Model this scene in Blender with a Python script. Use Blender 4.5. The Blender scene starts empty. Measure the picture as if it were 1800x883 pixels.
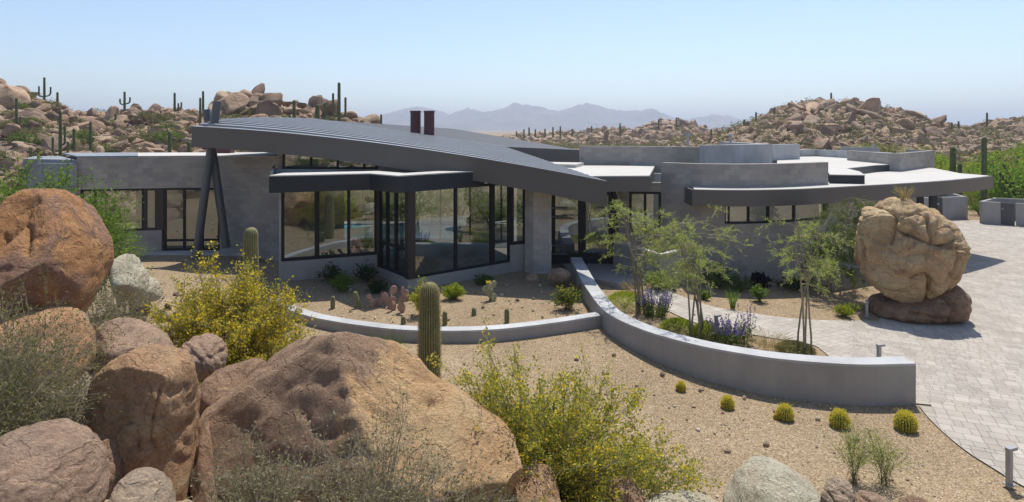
import bpy, math, random
import numpy as np
from mathutils import Vector, Matrix, noise

R = math.radians
random.seed(11)
scene = bpy.context.scene
COL = scene.collection
F_PX, CAM_H, V_HOR = 1100.0, 6.0, 228.0     # focal length in photo pixels, eye height, horizon row


# ------------------------------------------------------------------ helpers
def pt(u, v, Y):
    """point of the place that the photograph shows at (u, v), Y metres away"""
    return Vector(((u - 900) / F_PX * Y, Y, CAM_H - (v - V_HOR) / F_PX * Y))


def ux(u, Y):
    return ((u - 900) / F_PX * Y, Y)


def tag(o, label=None, cat=None, group=None, kind=None):
    if label: o['label'] = label
    if cat: o['category'] = cat
    if group: o['group'] = group
    if kind: o['kind'] = kind
    return o


def empty(name, loc, label, cat, group=None, rz=0):
    o = bpy.data.objects.new(name, None)
    COL.objects.link(o)
    o.location = loc
    o.rotation_euler = (0, 0, rz)
    o.empty_display_size = 0.2
    return tag(o, label, cat, group)


def link(name, me, parent=None, loc=None):
    o = bpy.data.objects.new(name, me)
    COL.objects.link(o)
    if parent is not None: o.parent = parent
    if loc is not None: o.location = loc
    return o


def copy_tree(o, parent=None):
    c = o.copy()
    COL.objects.link(c)
    c.parent = parent
    for ch in list(o.children):
        copy_tree(ch, c)
    return c


def mesh_np(name, V, Fa, mats, smooth=False, midx=None, attrs=None):
    """mesh from numpy arrays; Fa is (n,3) or (n,4), or a list of such arrays"""
    me = bpy.data.meshes.new(name)
    V = np.asarray(V, dtype=np.float32)
    Fl = Fa if isinstance(Fa, list) else [Fa]
    Fl = [np.asarray(f, dtype=np.int32) for f in Fl if len(f)]
    loops = np.concatenate([f.ravel() for f in Fl])
    tot = np.concatenate([np.full(len(f), f.shape[1], dtype=np.int32) for f in Fl])
    start = np.concatenate([[0], np.cumsum(tot)[:-1]]).astype(np.int32)
    me.vertices.add(len(V)); me.vertices.foreach_set('co', V.ravel())
    me.loops.add(len(loops)); me.loops.foreach_set('vertex_index', loops)
    me.polygons.add(len(tot)); me.polygons.foreach_set('loop_start', start)
    for m in (mats if isinstance(mats, (list, tuple)) else [mats]): me.materials.append(m)
    if midx is not None: me.polygons.foreach_set('material_index', np.asarray(midx, dtype=np.int32))
    me.polygons.foreach_set('use_smooth', np.full(len(tot), bool(smooth)))
    for k, a in (attrs or {}).items():
        at = me.attributes.new(k, 'FLOAT', 'POINT')
        at.data.foreach_set('value', np.asarray(a, dtype=np.float32))
    me.update(calc_edges=True)
    me.validate()
    return me


class MB:
    """collects faces (with metric UVs) into one mesh"""
    def __init__(s): s.V, s.F, s.U, s.M = [], [], [], []

    def face(s, pts, uv=None, m=0):
        b = len(s.V)
        s.V += [tuple(p) for p in pts]
        s.F.append(tuple(range(b, b + len(pts))))
        s.U.append(uv if uv else [(p[0], p[1]) for p in pts])
        s.M.append(m)

    def hexa(s, a, b, m=0):
        """solid between bottom ring a and top ring b (lists of equal length, ccw from above)"""
        n = len(a)
        s.face(list(reversed(a)), m=m); s.face(b, m=m)
        L = 0
        for i in range(n):
            j = (i + 1) % n
            d = (Vector(a[j]) - Vector(a[i])).length
            s.face([a[i], a[j], b[j], b[i]], [(L, a[i][2]), (L + d, a[j][2]), (L + d, b[j][2]), (L, b[i][2])], m)
            L += d

    def box(s, c, size, rz=0, m=0):
        hx, hy, hz = size[0] / 2, size[1] / 2, size[2] / 2
        ca, sa = math.cos(rz), math.sin(rz)
        q = [(c[0] + x * ca - y * sa, c[1] + x * sa + y * ca) for x, y in ((-hx, -hy), (hx, -hy), (hx, hy), (-hx, hy))]
        s.hexa([(x, y, c[2] - hz) for x, y in q], [(x, y, c[2] + hz) for x, y in q], m)

    def prism(s, poly, z0, z1, m=0):
        s.hexa([(x, y, z0) for x, y in poly], [(x, y, z1) for x, y in poly], m)

    def wall(s, pts, z0, z1, t, m=0, u0=0.0):
        """wall along pts (left to right seen from the camera), thickness t away from the camera"""
        P = [Vector(p) for p in pts]
        n = len(P)
        N = []
        for i in range(n):
            d = Vector((0, 0))
            if i > 0: d += (P[i] - P[i - 1]).normalized()
            if i < n - 1: d += (P[i + 1] - P[i]).normalized()
            d.normalize(); N.append(Vector((-d.y, d.x)))
        Q = [p + k * t for p, k in zip(P, N)]
        a = z0 if isinstance(z0, (list, tuple)) else [z0] * n
        b = z1 if isinstance(z1, (list, tuple)) else [z1] * n
        L = u0
        for i in range(n - 1):
            j = i + 1; d = (P[j] - P[i]).length
            f = lambda k, arr, S: (S[k].x, S[k].y, arr[k])
            s.face([f(i, a, P), f(j, a, P), f(j, b, P), f(i, b, P)], [(L, a[i]), (L + d, a[j]), (L + d, b[j]), (L, b[i])], m)
            s.face([f(j, a, Q), f(i, a, Q), f(i, b, Q), f(j, b, Q)], [(L + d, a[j]), (L, a[i]), (L, b[i]), (L + d, b[j])], m)
            s.face([f(i, b, P), f(j, b, P), f(j, b, Q), f(i, b, Q)], [(L, 0), (L + d, 0), (L + d, t), (L, t)], m)
            s.face([f(j, a, P), f(i, a, P), f(i, a, Q), f(j, a, Q)], [(L, 0), (L + d, 0), (L + d, t), (L, t)], m)
            L += d
        for k, o in ((0, 1), (n - 1, 0)):
            q = [(P[k].x, P[k].y, a[k]), (Q[k].x, Q[k].y, a[k]), (Q[k].x, Q[k].y, b[k]), (P[k].x, P[k].y, b[k])]
            uv = [(0, a[k]), (t, a[k]), (t, b[k]), (0, b[k])]
            if o: q.reverse(); uv.reverse()
            s.face(q, uv, m)

    def tube(s, p0, p1, r0, r1=None, n=12, m=0, caps=True):
        r1 = r0 if r1 is None else r1
        p0, p1 = Vector(p0), Vector(p1)
        d = (p1 - p0).normalized()
        x = d.orthogonal().normalized(); y = d.cross(x)
        A = [p0 + (x * math.cos(2 * math.pi * k / n) + y * math.sin(2 * math.pi * k / n)) * r0 for k in range(n)]
        B = [p1 + (x * math.cos(2 * math.pi * k / n) + y * math.sin(2 * math.pi * k / n)) * r1 for k in range(n)]
        for k in range(n):
            j = (k + 1) % n
            s.face([A[k], A[j], B[j], B[k]], m=m)
        if caps:
            s.face(list(reversed(A)), m=m); s.face(B, m=m)

    def build(s, name, mats, parent=None, loc=None, smooth=False):
        me = bpy.data.meshes.new(name)
        V = s.V
        if loc is not None: V = [(x - loc[0], y - loc[1], z - loc[2]) for x, y, z in V]
        me.from_pydata(V, [], s.F)
        for m in (mats if isinstance(mats, (list, tuple)) else [mats]): me.materials.append(m)
        me.polygons.foreach_set('material_index', s.M)
        uvl = me.uv_layers.new(name='UVMap')
        uvl.data.foreach_set('uv', [c for f in s.U for p in f for c in p])
        if smooth:
            me.polygons.foreach_set('use_smooth', [True] * len(s.F))
        me.update()
        return link(name, me, parent)


def spline(pts, n=8):
    """Catmull-Rom through 2D/3D points"""
    P = [Vector(p) for p in pts]
    P = [2 * P[0] - P[1]] + P + [2 * P[-1] - P[-2]]
    out = []
    for i in range(1, len(P) - 2):
        a, b, c, d = P[i - 1:i + 3]
        for k in range(n):
            t = k / n
            out.append(0.5 * ((2 * b) + (c - a) * t + (2 * a - 5 * b + 4 * c - d) * t * t + (3 * b - a - 3 * c + d) * t ** 3))
    out.append(P[-2].copy())
    return out


# ------------------------------------------------------------------ materials
class NT:
    def __init__(s, name):
        s.mat = bpy.data.materials.new(name)
        s.mat.use_nodes = True
        s.t = s.mat.node_tree
        s.t.nodes.clear()
        s.out = s.n('ShaderNodeOutputMaterial')

    def n(s, typ, ins=None, **props):
        nd = s.t.nodes.new(typ)
        for k, v in props.items(): setattr(nd, k, v)
        for k, v in (ins or {}).items():
            if isinstance(v, bpy.types.NodeSocket): s.t.links.new(v, nd.inputs[k])
            else: nd.inputs[k].default_value = v
        return nd

    def surf(s, sock): s.t.links.new(sock, s.out.inputs['Surface'])

    def coord(s, kind='Object'):
        return s.n('ShaderNodeTexCoord').outputs[kind]

    def noise(s, vec, scale, detail=4.0, rough=0.55, dist=0.0):
        return s.n('ShaderNodeTexNoise', {'Vector': vec, 'Scale': scale, 'Detail': detail, 'Roughness': rough, 'Distortion': dist}).outputs['Fac']

    def ramp(s, fac, stops):
        nd = s.n('ShaderNodeValToRGB', {'Fac': fac})
        e = nd.color_ramp.elements
        while len(e) < len(stops): e.new(0.5)
        for k, (p, c) in enumerate(stops):
            e[k].position = p
            e[k].color = (c, c, c, 1) if isinstance(c, (int, float)) else (*c, 1)
        return nd.outputs['Color']

    def mix(s, fac, a, b, mode='MIX'):
        nd = s.n('ShaderNodeMix', data_type='RGBA', blend_type=mode)
        for k, v in ((0, fac), (6, a), (7, b)):
            if isinstance(v, bpy.types.NodeSocket): s.t.links.new(v, nd.inputs[k])
            elif k == 0: nd.inputs[0].default_value = v
            else: nd.inputs[k].default_value = (*v, 1) if len(v) == 3 else v
        return nd.outputs[2]

    def math(s, op, a, b=0.0):
        nd = s.n('ShaderNodeMath', operation=op)
        for k, v in ((0, a), (1, b)):
            if isinstance(v, bpy.types.NodeSocket): s.t.links.new(v, nd.inputs[k])
            else: nd.inputs[k].default_value = v
        return nd.outputs[0]

    def bump(s, h, strength=0.5, dist=0.02, nrm=None):
        ins = {'Height': h, 'Strength': strength, 'Distance': dist}
        if nrm is not None: ins['Normal'] = nrm
        return s.n('ShaderNodeBump', ins).outputs['Normal']

    def principled(s, col, rough=0.8, metal=0.0, nrm=None, spec=0.3, **kw):
        ins = {'Base Color': col if isinstance(col, bpy.types.NodeSocket) else (*col, 1), 'Roughness': rough, 'Metallic': metal, 'Specular IOR Level': spec}
        if nrm is not None: ins['Normal'] = nrm
        ins.update(kw)
        return s.n('ShaderNodeBsdfPrincipled', ins).outputs[0]


def m_plain(name, col, rough=0.7, metal=0.0, var=0.12, scale=3.0, bump=0.0, spec=0.3):
    t = NT(name)
    c = t.coord()
    n1 = t.noise(c, scale, 5)
    k = t.ramp(n1, [(0.25, 1 - var), (0.75, 1 + var)])
    col2 = t.mix(1.0, col, k, 'MULTIPLY')
    nrm = t.bump(t.noise(c, scale * 25, 3), bump, 0.01) if bump else None
    t.surf(t.principled(col2, rough, metal, nrm, spec))
    return t.mat


def m_stucco(name, col, stain=0.13):
    t = NT(name)
    c = t.coord()
    big = t.ramp(t.noise(c, 0.7, 6, 0.6), [(0.3, 1 - stain), (0.7, 1 + stain)])
    streak = t.n('ShaderNodeMapping', {'Vector': c, 'Scale': (3.0, 3.0, 0.25)}).outputs[0]
    st = t.ramp(t.noise(streak, 1.5, 5), [(0.35, 0.95), (0.65, 1.03)])
    col2 = t.mix(1.0, t.mix(1.0, col, big, 'MULTIPLY'), st, 'MULTIPLY')
    fine = t.noise(c, 60, 4, 0.7)
    t.surf(t.principled(col2, 0.9, 0, t.bump(fine, 0.35, 0.01)))
    return t.mat


def m_block(name, col, var=0.22, bw=0.406, bh=0.203):
    """grey concrete block, each block its own tone"""
    t = NT(name)
    uv = t.coord('UV')
    br = t.n('ShaderNodeTexBrick', {'Vector': uv, 'Color1': (0, 0, 0, 1), 'Color2': (1, 1, 1, 1), 'Mortar': (0.4, 0.4, 0.4, 1),
                                    'Scale': 1.0, 'Mortar Size': 0.004, 'Mortar Smooth': 0.1, 'Bias': 0.0, 'Brick Width': bw, 'Row Height': bh})
    tone = t.ramp(br.outputs['Color'], [(0.0, 1 - var), (1.0, 1 + var)])
    big = t.ramp(t.noise(t.coord(), 0.5, 5), [(0.3, 0.88), (0.7, 1.12)])
    c2 = t.mix(1.0, t.mix(1.0, col, tone, 'MULTIPLY'), big, 'MULTIPLY')
    c3 = t.mix(t.math('MULTIPLY', br.outputs['Fac'], 0.3), c2, (0.15, 0.145, 0.14))
    sp = t.ramp(t.noise(t.coord(), 45, 4, 0.7), [(0.3, 0.85), (0.7, 1.12)])
    c4 = t.mix(1.0, c3, sp, 'MULTIPLY')
    h = t.math('SUBTRACT', t.noise(t.coord(), 50, 3), t.math('MULTIPLY', br.outputs['Fac'], 1.2))
    t.surf(t.principled(c4, 0.92, 0, t.bump(h, 0.4, 0.008)))
    return t.mat


def m_glass(name):
    """coated grey-tinted pane: mirrors strongly, still lets one look in"""
    t = NT(name)
    tr = t.n('ShaderNodeBsdfTransparent', {'Color': (0.62, 0.68, 0.68, 1)}).outputs[0]
    gl = t.n('ShaderNodeBsdfGlossy', {'Color': (0.82, 0.90, 0.92, 1), 'Roughness': 0.0}).outputs[0]
    fr = t.n('ShaderNodeLayerWeight', {'Blend': 0.25}).outputs['Fresnel']
    f = t.math('ADD', t.math('MULTIPLY', fr, 0.5), 0.24)
    mx = t.n('ShaderNodeMixShader')
    t.t.links.new(f, mx.inputs[0]); t.t.links.new(tr, mx.inputs[1]); t.t.links.new(gl, mx.inputs[2])
    t.surf(mx.outputs[0])
    return t.mat


def m_rock(name, cols, varnish=(0.13, 0.085, 0.07), vamt=0.5, scale=1.0, bump=1.0, side=None):
    """granite: mottled tan with dark desert-varnish patches, cracks and grain.
    side: (direction, from, to) keeps the varnish to one side of the stone"""
    t = NT(name)
    c = t.coord()
    n1 = t.noise(c, 1.3 * scale, 6, 0.6, 0.3)
    base = t.ramp(n1, [(0.25, cols[0]), (0.5, cols[1]), (0.75, cols[2])])
    n2 = t.noise(c, 0.9 * scale, 9, 0.68, 0.6)
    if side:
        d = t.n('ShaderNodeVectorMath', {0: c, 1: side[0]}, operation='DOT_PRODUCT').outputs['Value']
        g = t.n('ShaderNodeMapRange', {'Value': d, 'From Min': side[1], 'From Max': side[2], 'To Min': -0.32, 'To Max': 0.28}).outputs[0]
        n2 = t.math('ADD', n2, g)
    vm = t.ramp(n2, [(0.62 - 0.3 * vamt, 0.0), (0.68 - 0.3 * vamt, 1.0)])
    vn = t.mix(t.noise(c, 6 * scale, 5, 0.7), varnish, tuple(1.8 * k for k in varnish))
    col = t.mix(t.math('MULTIPLY', vm, 0.85), base, vn)
    gr = t.ramp(t.noise(c, 28, 5, 0.8), [(0.3, 0.62), (0.7, 1.34)])
    col = t.mix(1.0, col, gr, 'MULTIPLY')
    cn = t.noise(c, 0.75 * scale, 3.0, 0.5, 0.5)
    crack = t.ramp(t.math('ABSOLUTE', t.math('SUBTRACT', cn, 0.5)), [(0.0, 0.0), (0.006, 1.0)])
    cn2 = t.noise(t.n('ShaderNodeMapping', {'Vector': c, 'Rotation': (0.5, 0.9, 0.4), 'Scale': (1, 1, 1.8)}).outputs[0], 0.9 * scale, 4.0, 0.55, 0.3)
    crack2 = t.ramp(t.math('ABSOLUTE', t.math('SUBTRACT', cn2, 0.47)), [(0.0, 0.0), (0.005, 1.0)])
    keep = t.ramp(t.noise(c, 1.1, 3), [(0.44, 1.0), (0.56, 0.0)])
    crack = t.math('MAXIMUM', t.math('MINIMUM', crack, crack2), keep)
    col = t.mix(t.math('MAXIMUM', crack, 0.7), tuple(0.55 * k for k in varnish), col)
    fn = t.noise(c, 1.15 * scale, 5.0, 0.5, 0.4)
    flake = t.ramp(fn, [(0.36, 0.0), (0.372, 0.3), (0.455, 0.34), (0.465, 0.62), (0.545, 0.66), (0.556, 1.0)])
    ftone = t.ramp(fn, [(0.36, 0.88), (0.372, 1.05), (0.455, 0.97), (0.465, 1.10), (0.545, 0.95), (0.556, 1.06)])
    col = t.mix(1.0, col, ftone, 'MULTIPLY')
    h = t.math('ADD', t.math('MULTIPLY', t.noise(c, 5 * scale, 10, 0.72), 1.0), t.math('MULTIPLY', t.noise(c, 38, 5, 0.8), 0.35))
    h = t.math('ADD', h, t.math('MULTIPLY', crack, 0.08))
    h = t.math('ADD', h, t.math('MULTIPLY', flake, 0.9))
    h = t.math('SUBTRACT', h, t.math('MULTIPLY', vm, -0.12))
    t.surf(t.principled(col, 0.92, 0, t.bump(h, 1.0 * bump, 0.13)))
    return t.mat


def m_hillrock(name):
    t = NT(name)
    c = t.coord()
    rnd = t.n('ShaderNodeObjectInfo').outputs['Random']
    isl = t.n('ShaderNodeNewGeometry').outputs['Random Per Island']
    k = t.math('FRACT', t.math('ADD', rnd, isl))
    tint = t.ramp(k, [(0.0, (0.40, 0.26, 0.165)), (0.35, (0.50, 0.345, 0.225)), (0.6, (0.45, 0.335, 0.235)), (0.8, (0.34, 0.235, 0.16)), (1.0, (0.23, 0.155, 0.11))])
    n = t.ramp(t.noise(c, 1.4, 6, 0.65), [(0.3, 0.6), (0.55, 1.05), (0.75, 1.2)])
    col = t.mix(1.0, tint, n, 'MULTIPLY')
    t.surf(t.principled(col, 0.95, 0, t.bump(t.noise(c, 3.0, 8, 0.75), 1.0, 0.4)))
    return t.mat


def m_leaf(name, cols, trans=0.35, spread=1.0):
    t = NT(name)
    r = t.n('ShaderNodeNewGeometry').outputs['Random Per Island']
    st = [(i / max(1, len(cols) - 1), c) for i, c in enumerate(cols)]
    col = t.ramp(r, st)
    d = t.n('ShaderNodeBsdfDiffuse', {'Color': col}).outputs[0]
    tr = t.n('ShaderNodeBsdfTranslucent', {'Color': t.mix(1.0, col, (1.15, 1.2, 0.7), 'MULTIPLY')}).outputs[0]
    mx = t.n('ShaderNodeMixShader', {0: trans, 1: d, 2: tr})
    t.surf(mx.outputs[0])
    return t.mat


def m_cactus(name, valley, crest):
    t = NT(name)
    a = t.n('ShaderNodeAttribute', attribute_name='crest').outputs['Fac']
    c = t.coord()
    k = t.ramp(t.noise(c, 4, 6), [(0.3, 0.75), (0.7, 1.25)])
    dots = t.ramp(t.noise(t.n('ShaderNodeMapping', {'Vector': c, 'Scale': (1, 1, 1.0)}).outputs[0], 45, 2), [(0.4, 0.65), (0.6, 1.2)])
    am = t.math('MULTIPLY', t.ramp(a, [(0.55, 0.0), (0.95, 1.0)]), dots)
    col = t.mix(1.0, t.mix(am, valley, crest), k, 'MULTIPLY')
    t.surf(t.principled(col, 0.75, 0, None, 0.2))
    return t.mat


M = {}
M['block'] = m_block('grey_concrete_block', (0.33, 0.308, 0.278), 0.13)
M['block_light'] = m_block('pale_concrete_block', (0.42, 0.395, 0.36), 0.12)
M['stucco'] = m_stucco('blue_grey_stucco', (0.33, 0.318, 0.30))
M['stucco_pale'] = m_stucco('pale_stucco', (0.42, 0.425, 0.425), 0.22)
M['stucco_shaded'] = m_stucco('shaded_stucco', (0.24, 0.262, 0.285))  # darker copy of the stucco: the far left wall's shade put into its colour
M['white_roof'] = m_plain('white_roof_membrane', (0.50, 0.48, 0.44), 0.85, 0, 0.07, 0.6, 0.2)
M['steel'] = m_plain('dark_steel', (0.035, 0.040, 0.048), 0.45, 0.3, 0.1, 1.5)
M['pole'] = m_plain('grey_painted_steel', (0.12, 0.128, 0.14), 0.4, 0.3, 0.08, 1.2)
M['fascia'] = m_plain('warm_grey_metal', (0.125, 0.118, 0.112), 0.42, 0.35, 0.06, 0.5)
M['fascia_blue'] = m_plain('blue_black_metal', (0.036, 0.042, 0.050), 0.42, 0.35, 0.08, 0.7)
M['roofing'] = m_plain('grey_standing_seam_metal', (0.066, 0.067, 0.068), 0.55, 0.3, 0.07, 0.6)
M['seam'] = m_plain('sunlit_seam_metal', (0.36, 0.362, 0.365), 0.4, 0.4, 0.05, 0.6)  # paler than the dark pan: sunlit sheen of the ribs put into the colour
M['frame'] = m_plain('bronze_window_frame', (0.018, 0.018, 0.020), 0.5, 0.2, 0.1, 2)
M['frame_brown'] = m_plain('brown_window_panel', (0.05, 0.04, 0.035), 0.5, 0.2, 0.1, 2)
M['glass'] = m_glass('tinted_glass')
M['flue'] = m_plain('maroon_metal', (0.115, 0.05, 0.055), 0.5, 0.2, 0.15, 2)
M['dark'] = m_plain('dark_lining', (0.03, 0.03, 0.032), 0.9)
M['floor_in'] = m_plain('interior_floor', (0.22, 0.20, 0.18), 0.5, 0, 0.1, 0.5)
M['plaster'] = m_plain('interior_plaster', (0.42, 0.41, 0.39), 0.9)
M['concrete'] = m_plain('patio_concrete', (0.30, 0.285, 0.265), 0.85, 0, 0.12, 0.8, 0.2)
M['gate'] = m_plain('grey_gate_metal', (0.095, 0.095, 0.10), 0.5, 0.2, 0.1, 1)
M['bollard'] = m_plain('grey_bollard_metal', (0.33, 0.335, 0.34), 0.45, 0.3, 0.1, 3)
M['galv'] = m_plain('galvanised_vent', (0.45, 0.46, 0.47), 0.5, 0.4, 0.1, 3)

# ------------------------------------------------------------------ terrain height
_CP = []
for (u, v, z) in [(1610, 715, 0), (1505, 715, 0), (1391, 706, .02), (1310, 690, .05), (1219, 662, .14), (1128, 621, .28), (1064, 576, .5),
                  (950, 593, .42), (861, 601, .4), (779, 603, .4), (678, 600, .4), (587, 587, .45), (505, 567, .5), (495, 494, .7), (634, 475, .7),
                  (715, 512, .5), (900, 478, .52), (1000, 472, .5), (800, 535, .55), (700, 550, .5), (950, 520, .52), (1070, 480, .48), (1150, 520, .36), (1290, 545, .2), (1400, 590, .08),
                  (1500, 562, .05), (1300, 490, .3), (1500, 500, .2), (1590, 575, 0), (1690, 450, 0), (1765, 392, 0), (1800, 600, 0), (1800, 883, 0),
                  (1250, 850, 0), (1150, 760, .08), (1000, 700, .2), (1000, 800, .1), (290, 447, .4), (135, 447, .4), (246, 560, 1.0), (100, 500, .8),
                  (1450, 800, 0), (1700, 650, 0), (1600, 450, 0)]:
    Y = (CAM_H - z) * F_PX / (v - V_HOR)
    _CP.append(((u - 900) / F_PX * Y, Y, z))
_CP = np.array(_CP)


def sstep(a, b, x):
    t = np.clip((x - a) / (b - a), 0, 1)
    return t * t * (3 - 2 * t)


_LEFT = np.array([(-700, 190), (-400, 178), (0, 172), (60, 176), (130, 200), (200, 206), (250, 202), (310, 203), (370, 206), (400, 188), (470, 187), (540, 201), (600, 215), (650, 224), (690, 238), (740, 300)])
_RIGHT = np.array([(1120, 330), (1180, 262), (1225, 250), (1290, 233), (1330, 214), (1380, 193), (1440, 182), (1490, 185), (1540, 193), (1590, 203), (1640, 222), (1700, 232), (1740, 220), (1800, 213), (2300, 205)])
_MID = np.array([(780, 330), (850, 250), (900, 246), (1000, 240), (1050, 233), (1110, 234), (1160, 219), (1200, 217), (1240, 235), (1290, 246), (1400, 262), (1500, 330)])


def hill_mask(x, y):
    u = 900 + F_PX * x / np.maximum(y, 20)
    on = y > 25
    def one(prof, foot, crest, end):
        v = np.interp(u, prof[:, 0], prof[:, 1])
        top = np.maximum(CAM_H + (V_HOR - v) * crest / F_PX, 0)
        rise = np.clip((y - foot) / (crest - foot), 0, 1)
        return top * rise * (1 - 0.75 * sstep(crest + 8, end, y))
    h = np.maximum.reduce([one(_LEFT, 40, 85, 190), one(_RIGHT, 78, 150, 300), one(_MID, 190, 260, 420)])
    return np.where(on, h, 0)


def gz(x, y):
    x = np.asarray(x, dtype=float); y = np.asarray(y, dtype=float)
    sh = np.broadcast(x, y).shape
    xf, yf = np.broadcast_to(x, sh).ravel(), np.broadcast_to(y, sh).ravel()
    num = np.zeros_like(xf); den = np.full_like(xf, 0.02)
    near = (np.abs(xf) < 60) & (yf > -10) & (yf < 60)
    xn, yn = xf[near], yf[near]
    nn = np.zeros_like(xn); dd = np.full_like(xn, 0.02)
    for (cx, cy, cz) in _CP:
        w = np.exp(-((xn - cx) ** 2 + (yn - cy) ** 2) / (2 * 1.7 ** 2))
        nn += w * cz; dd += w
    num[near] = nn; den[near] = dd
    z = num / den
    L = np.clip(np.where(xf < 0, 10 - 1.1 * xf, 10 - 0.55 * xf), 6.2, 21)
    t = np.clip(1 - yf / L, 0, 1)
    fh = 4.35 * (t * t * (3 - 2 * t)) ** 1.35
    fh = np.where(yf < 0, 4.35 + np.minimum(-yf, 60) * 0.12, fh)
    z = z + fh + hill_mask(xf, yf)
    return z.reshape(sh) if sh else float(z[0])


def g1(x, y): return float(gz(np.array([x]), np.array([y]))[0])


_YS = np.concatenate([np.arange(3, 45, 0.04), np.geomspace(45, 400, 500)])


def hit(u, v, ymin=3.0):
    """ground point the photograph shows at (u, v)"""
    x = (u - 900) / F_PX * _YS
    z = CAM_H - (v - V_HOR) / F_PX * _YS
    g = gz(x, _YS)
    k = np.nonzero((z <= g) & (_YS >= ymin))[0]
    i = k[0] if len(k) else len(_YS) - 1
    return Vector((x[i], _YS[i], g[i]))


# ------------------------------------------------------------------ camera, light, sky
cam = bpy.data.cameras.new('camera')
cam_o = bpy.data.objects.new('camera', cam)
COL.objects.link(cam_o)
cam_o.location = (0, 0, CAM_H)
cam_o.rotation_euler = (R(90), 0, 0)
cam.sensor_width = 36
cam.lens = 36 * F_PX / 1800
cam.shift_y = -(441.5 - V_HOR) / 1800
cam.clip_start = 0.1
cam.clip_end = 20000
scene.camera = cam_o

SUN_EL, SUN_AZ = R(65), R(22)              # azimuth from +Y towards +X
sd = Vector((math.sin(SUN_AZ) * math.cos(SUN_EL), math.cos(SUN_AZ) * math.cos(SUN_EL), math.sin(SUN_EL)))
sun = bpy.data.lights.new('sun', 'SUN')
sun.energy = 3.7
sun.angle = R(0.53)
sun.color = (1.0, 0.945, 0.855)
sun_o = bpy.data.objects.new('sun', sun)
COL.objects.link(sun_o)
sun_o.rotation_euler = sd.to_track_quat('Z', 'Y').to_euler()
sun_o.location = (0, 0, 300)

world = bpy.data.worlds.new('World')
scene.world = world
world.use_nodes = True
wt = world.node_tree
bg = wt.nodes['Background']
sky = wt.nodes.new('ShaderNodeTexSky')
sky.sky_type = 'NISHITA'
sky.sun_disc = False
sky.sun_elevation = SUN_EL
sky.sun_rotation = SUN_AZ
sky.altitude = 900
sky.air_density = 1.0
sky.dust_density = 1.5
sky.ozone_density = 1.8
wt.links.new(sky.outputs[0], bg.inputs['Color'])
bg.inputs['Strength'].default_value = 0.122

vs = scene.view_settings
vs.view_transform = 'Standard'
vs.look = 'None'
vs.exposure = 0.52
vs.gamma = 1.0
vs.use_curve_mapping = False
scene.render.engine = 'CYCLES'
cy = scene.cycles
cy.use_denoising = True
try:
    cy.denoiser = 'OPENIMAGEDENOISE'
except Exception:
    pass
cy.max_bounces = 8
cy.diffuse_bounces = 5
cy.glossy_bounces = 4
cy.transmission_bounces = 4
cy.transparent_max_bounces = 10
cy.volume_bounces = 0
cy.use_adaptive_sampling = True
cy.adaptive_threshold = 0.01

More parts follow.
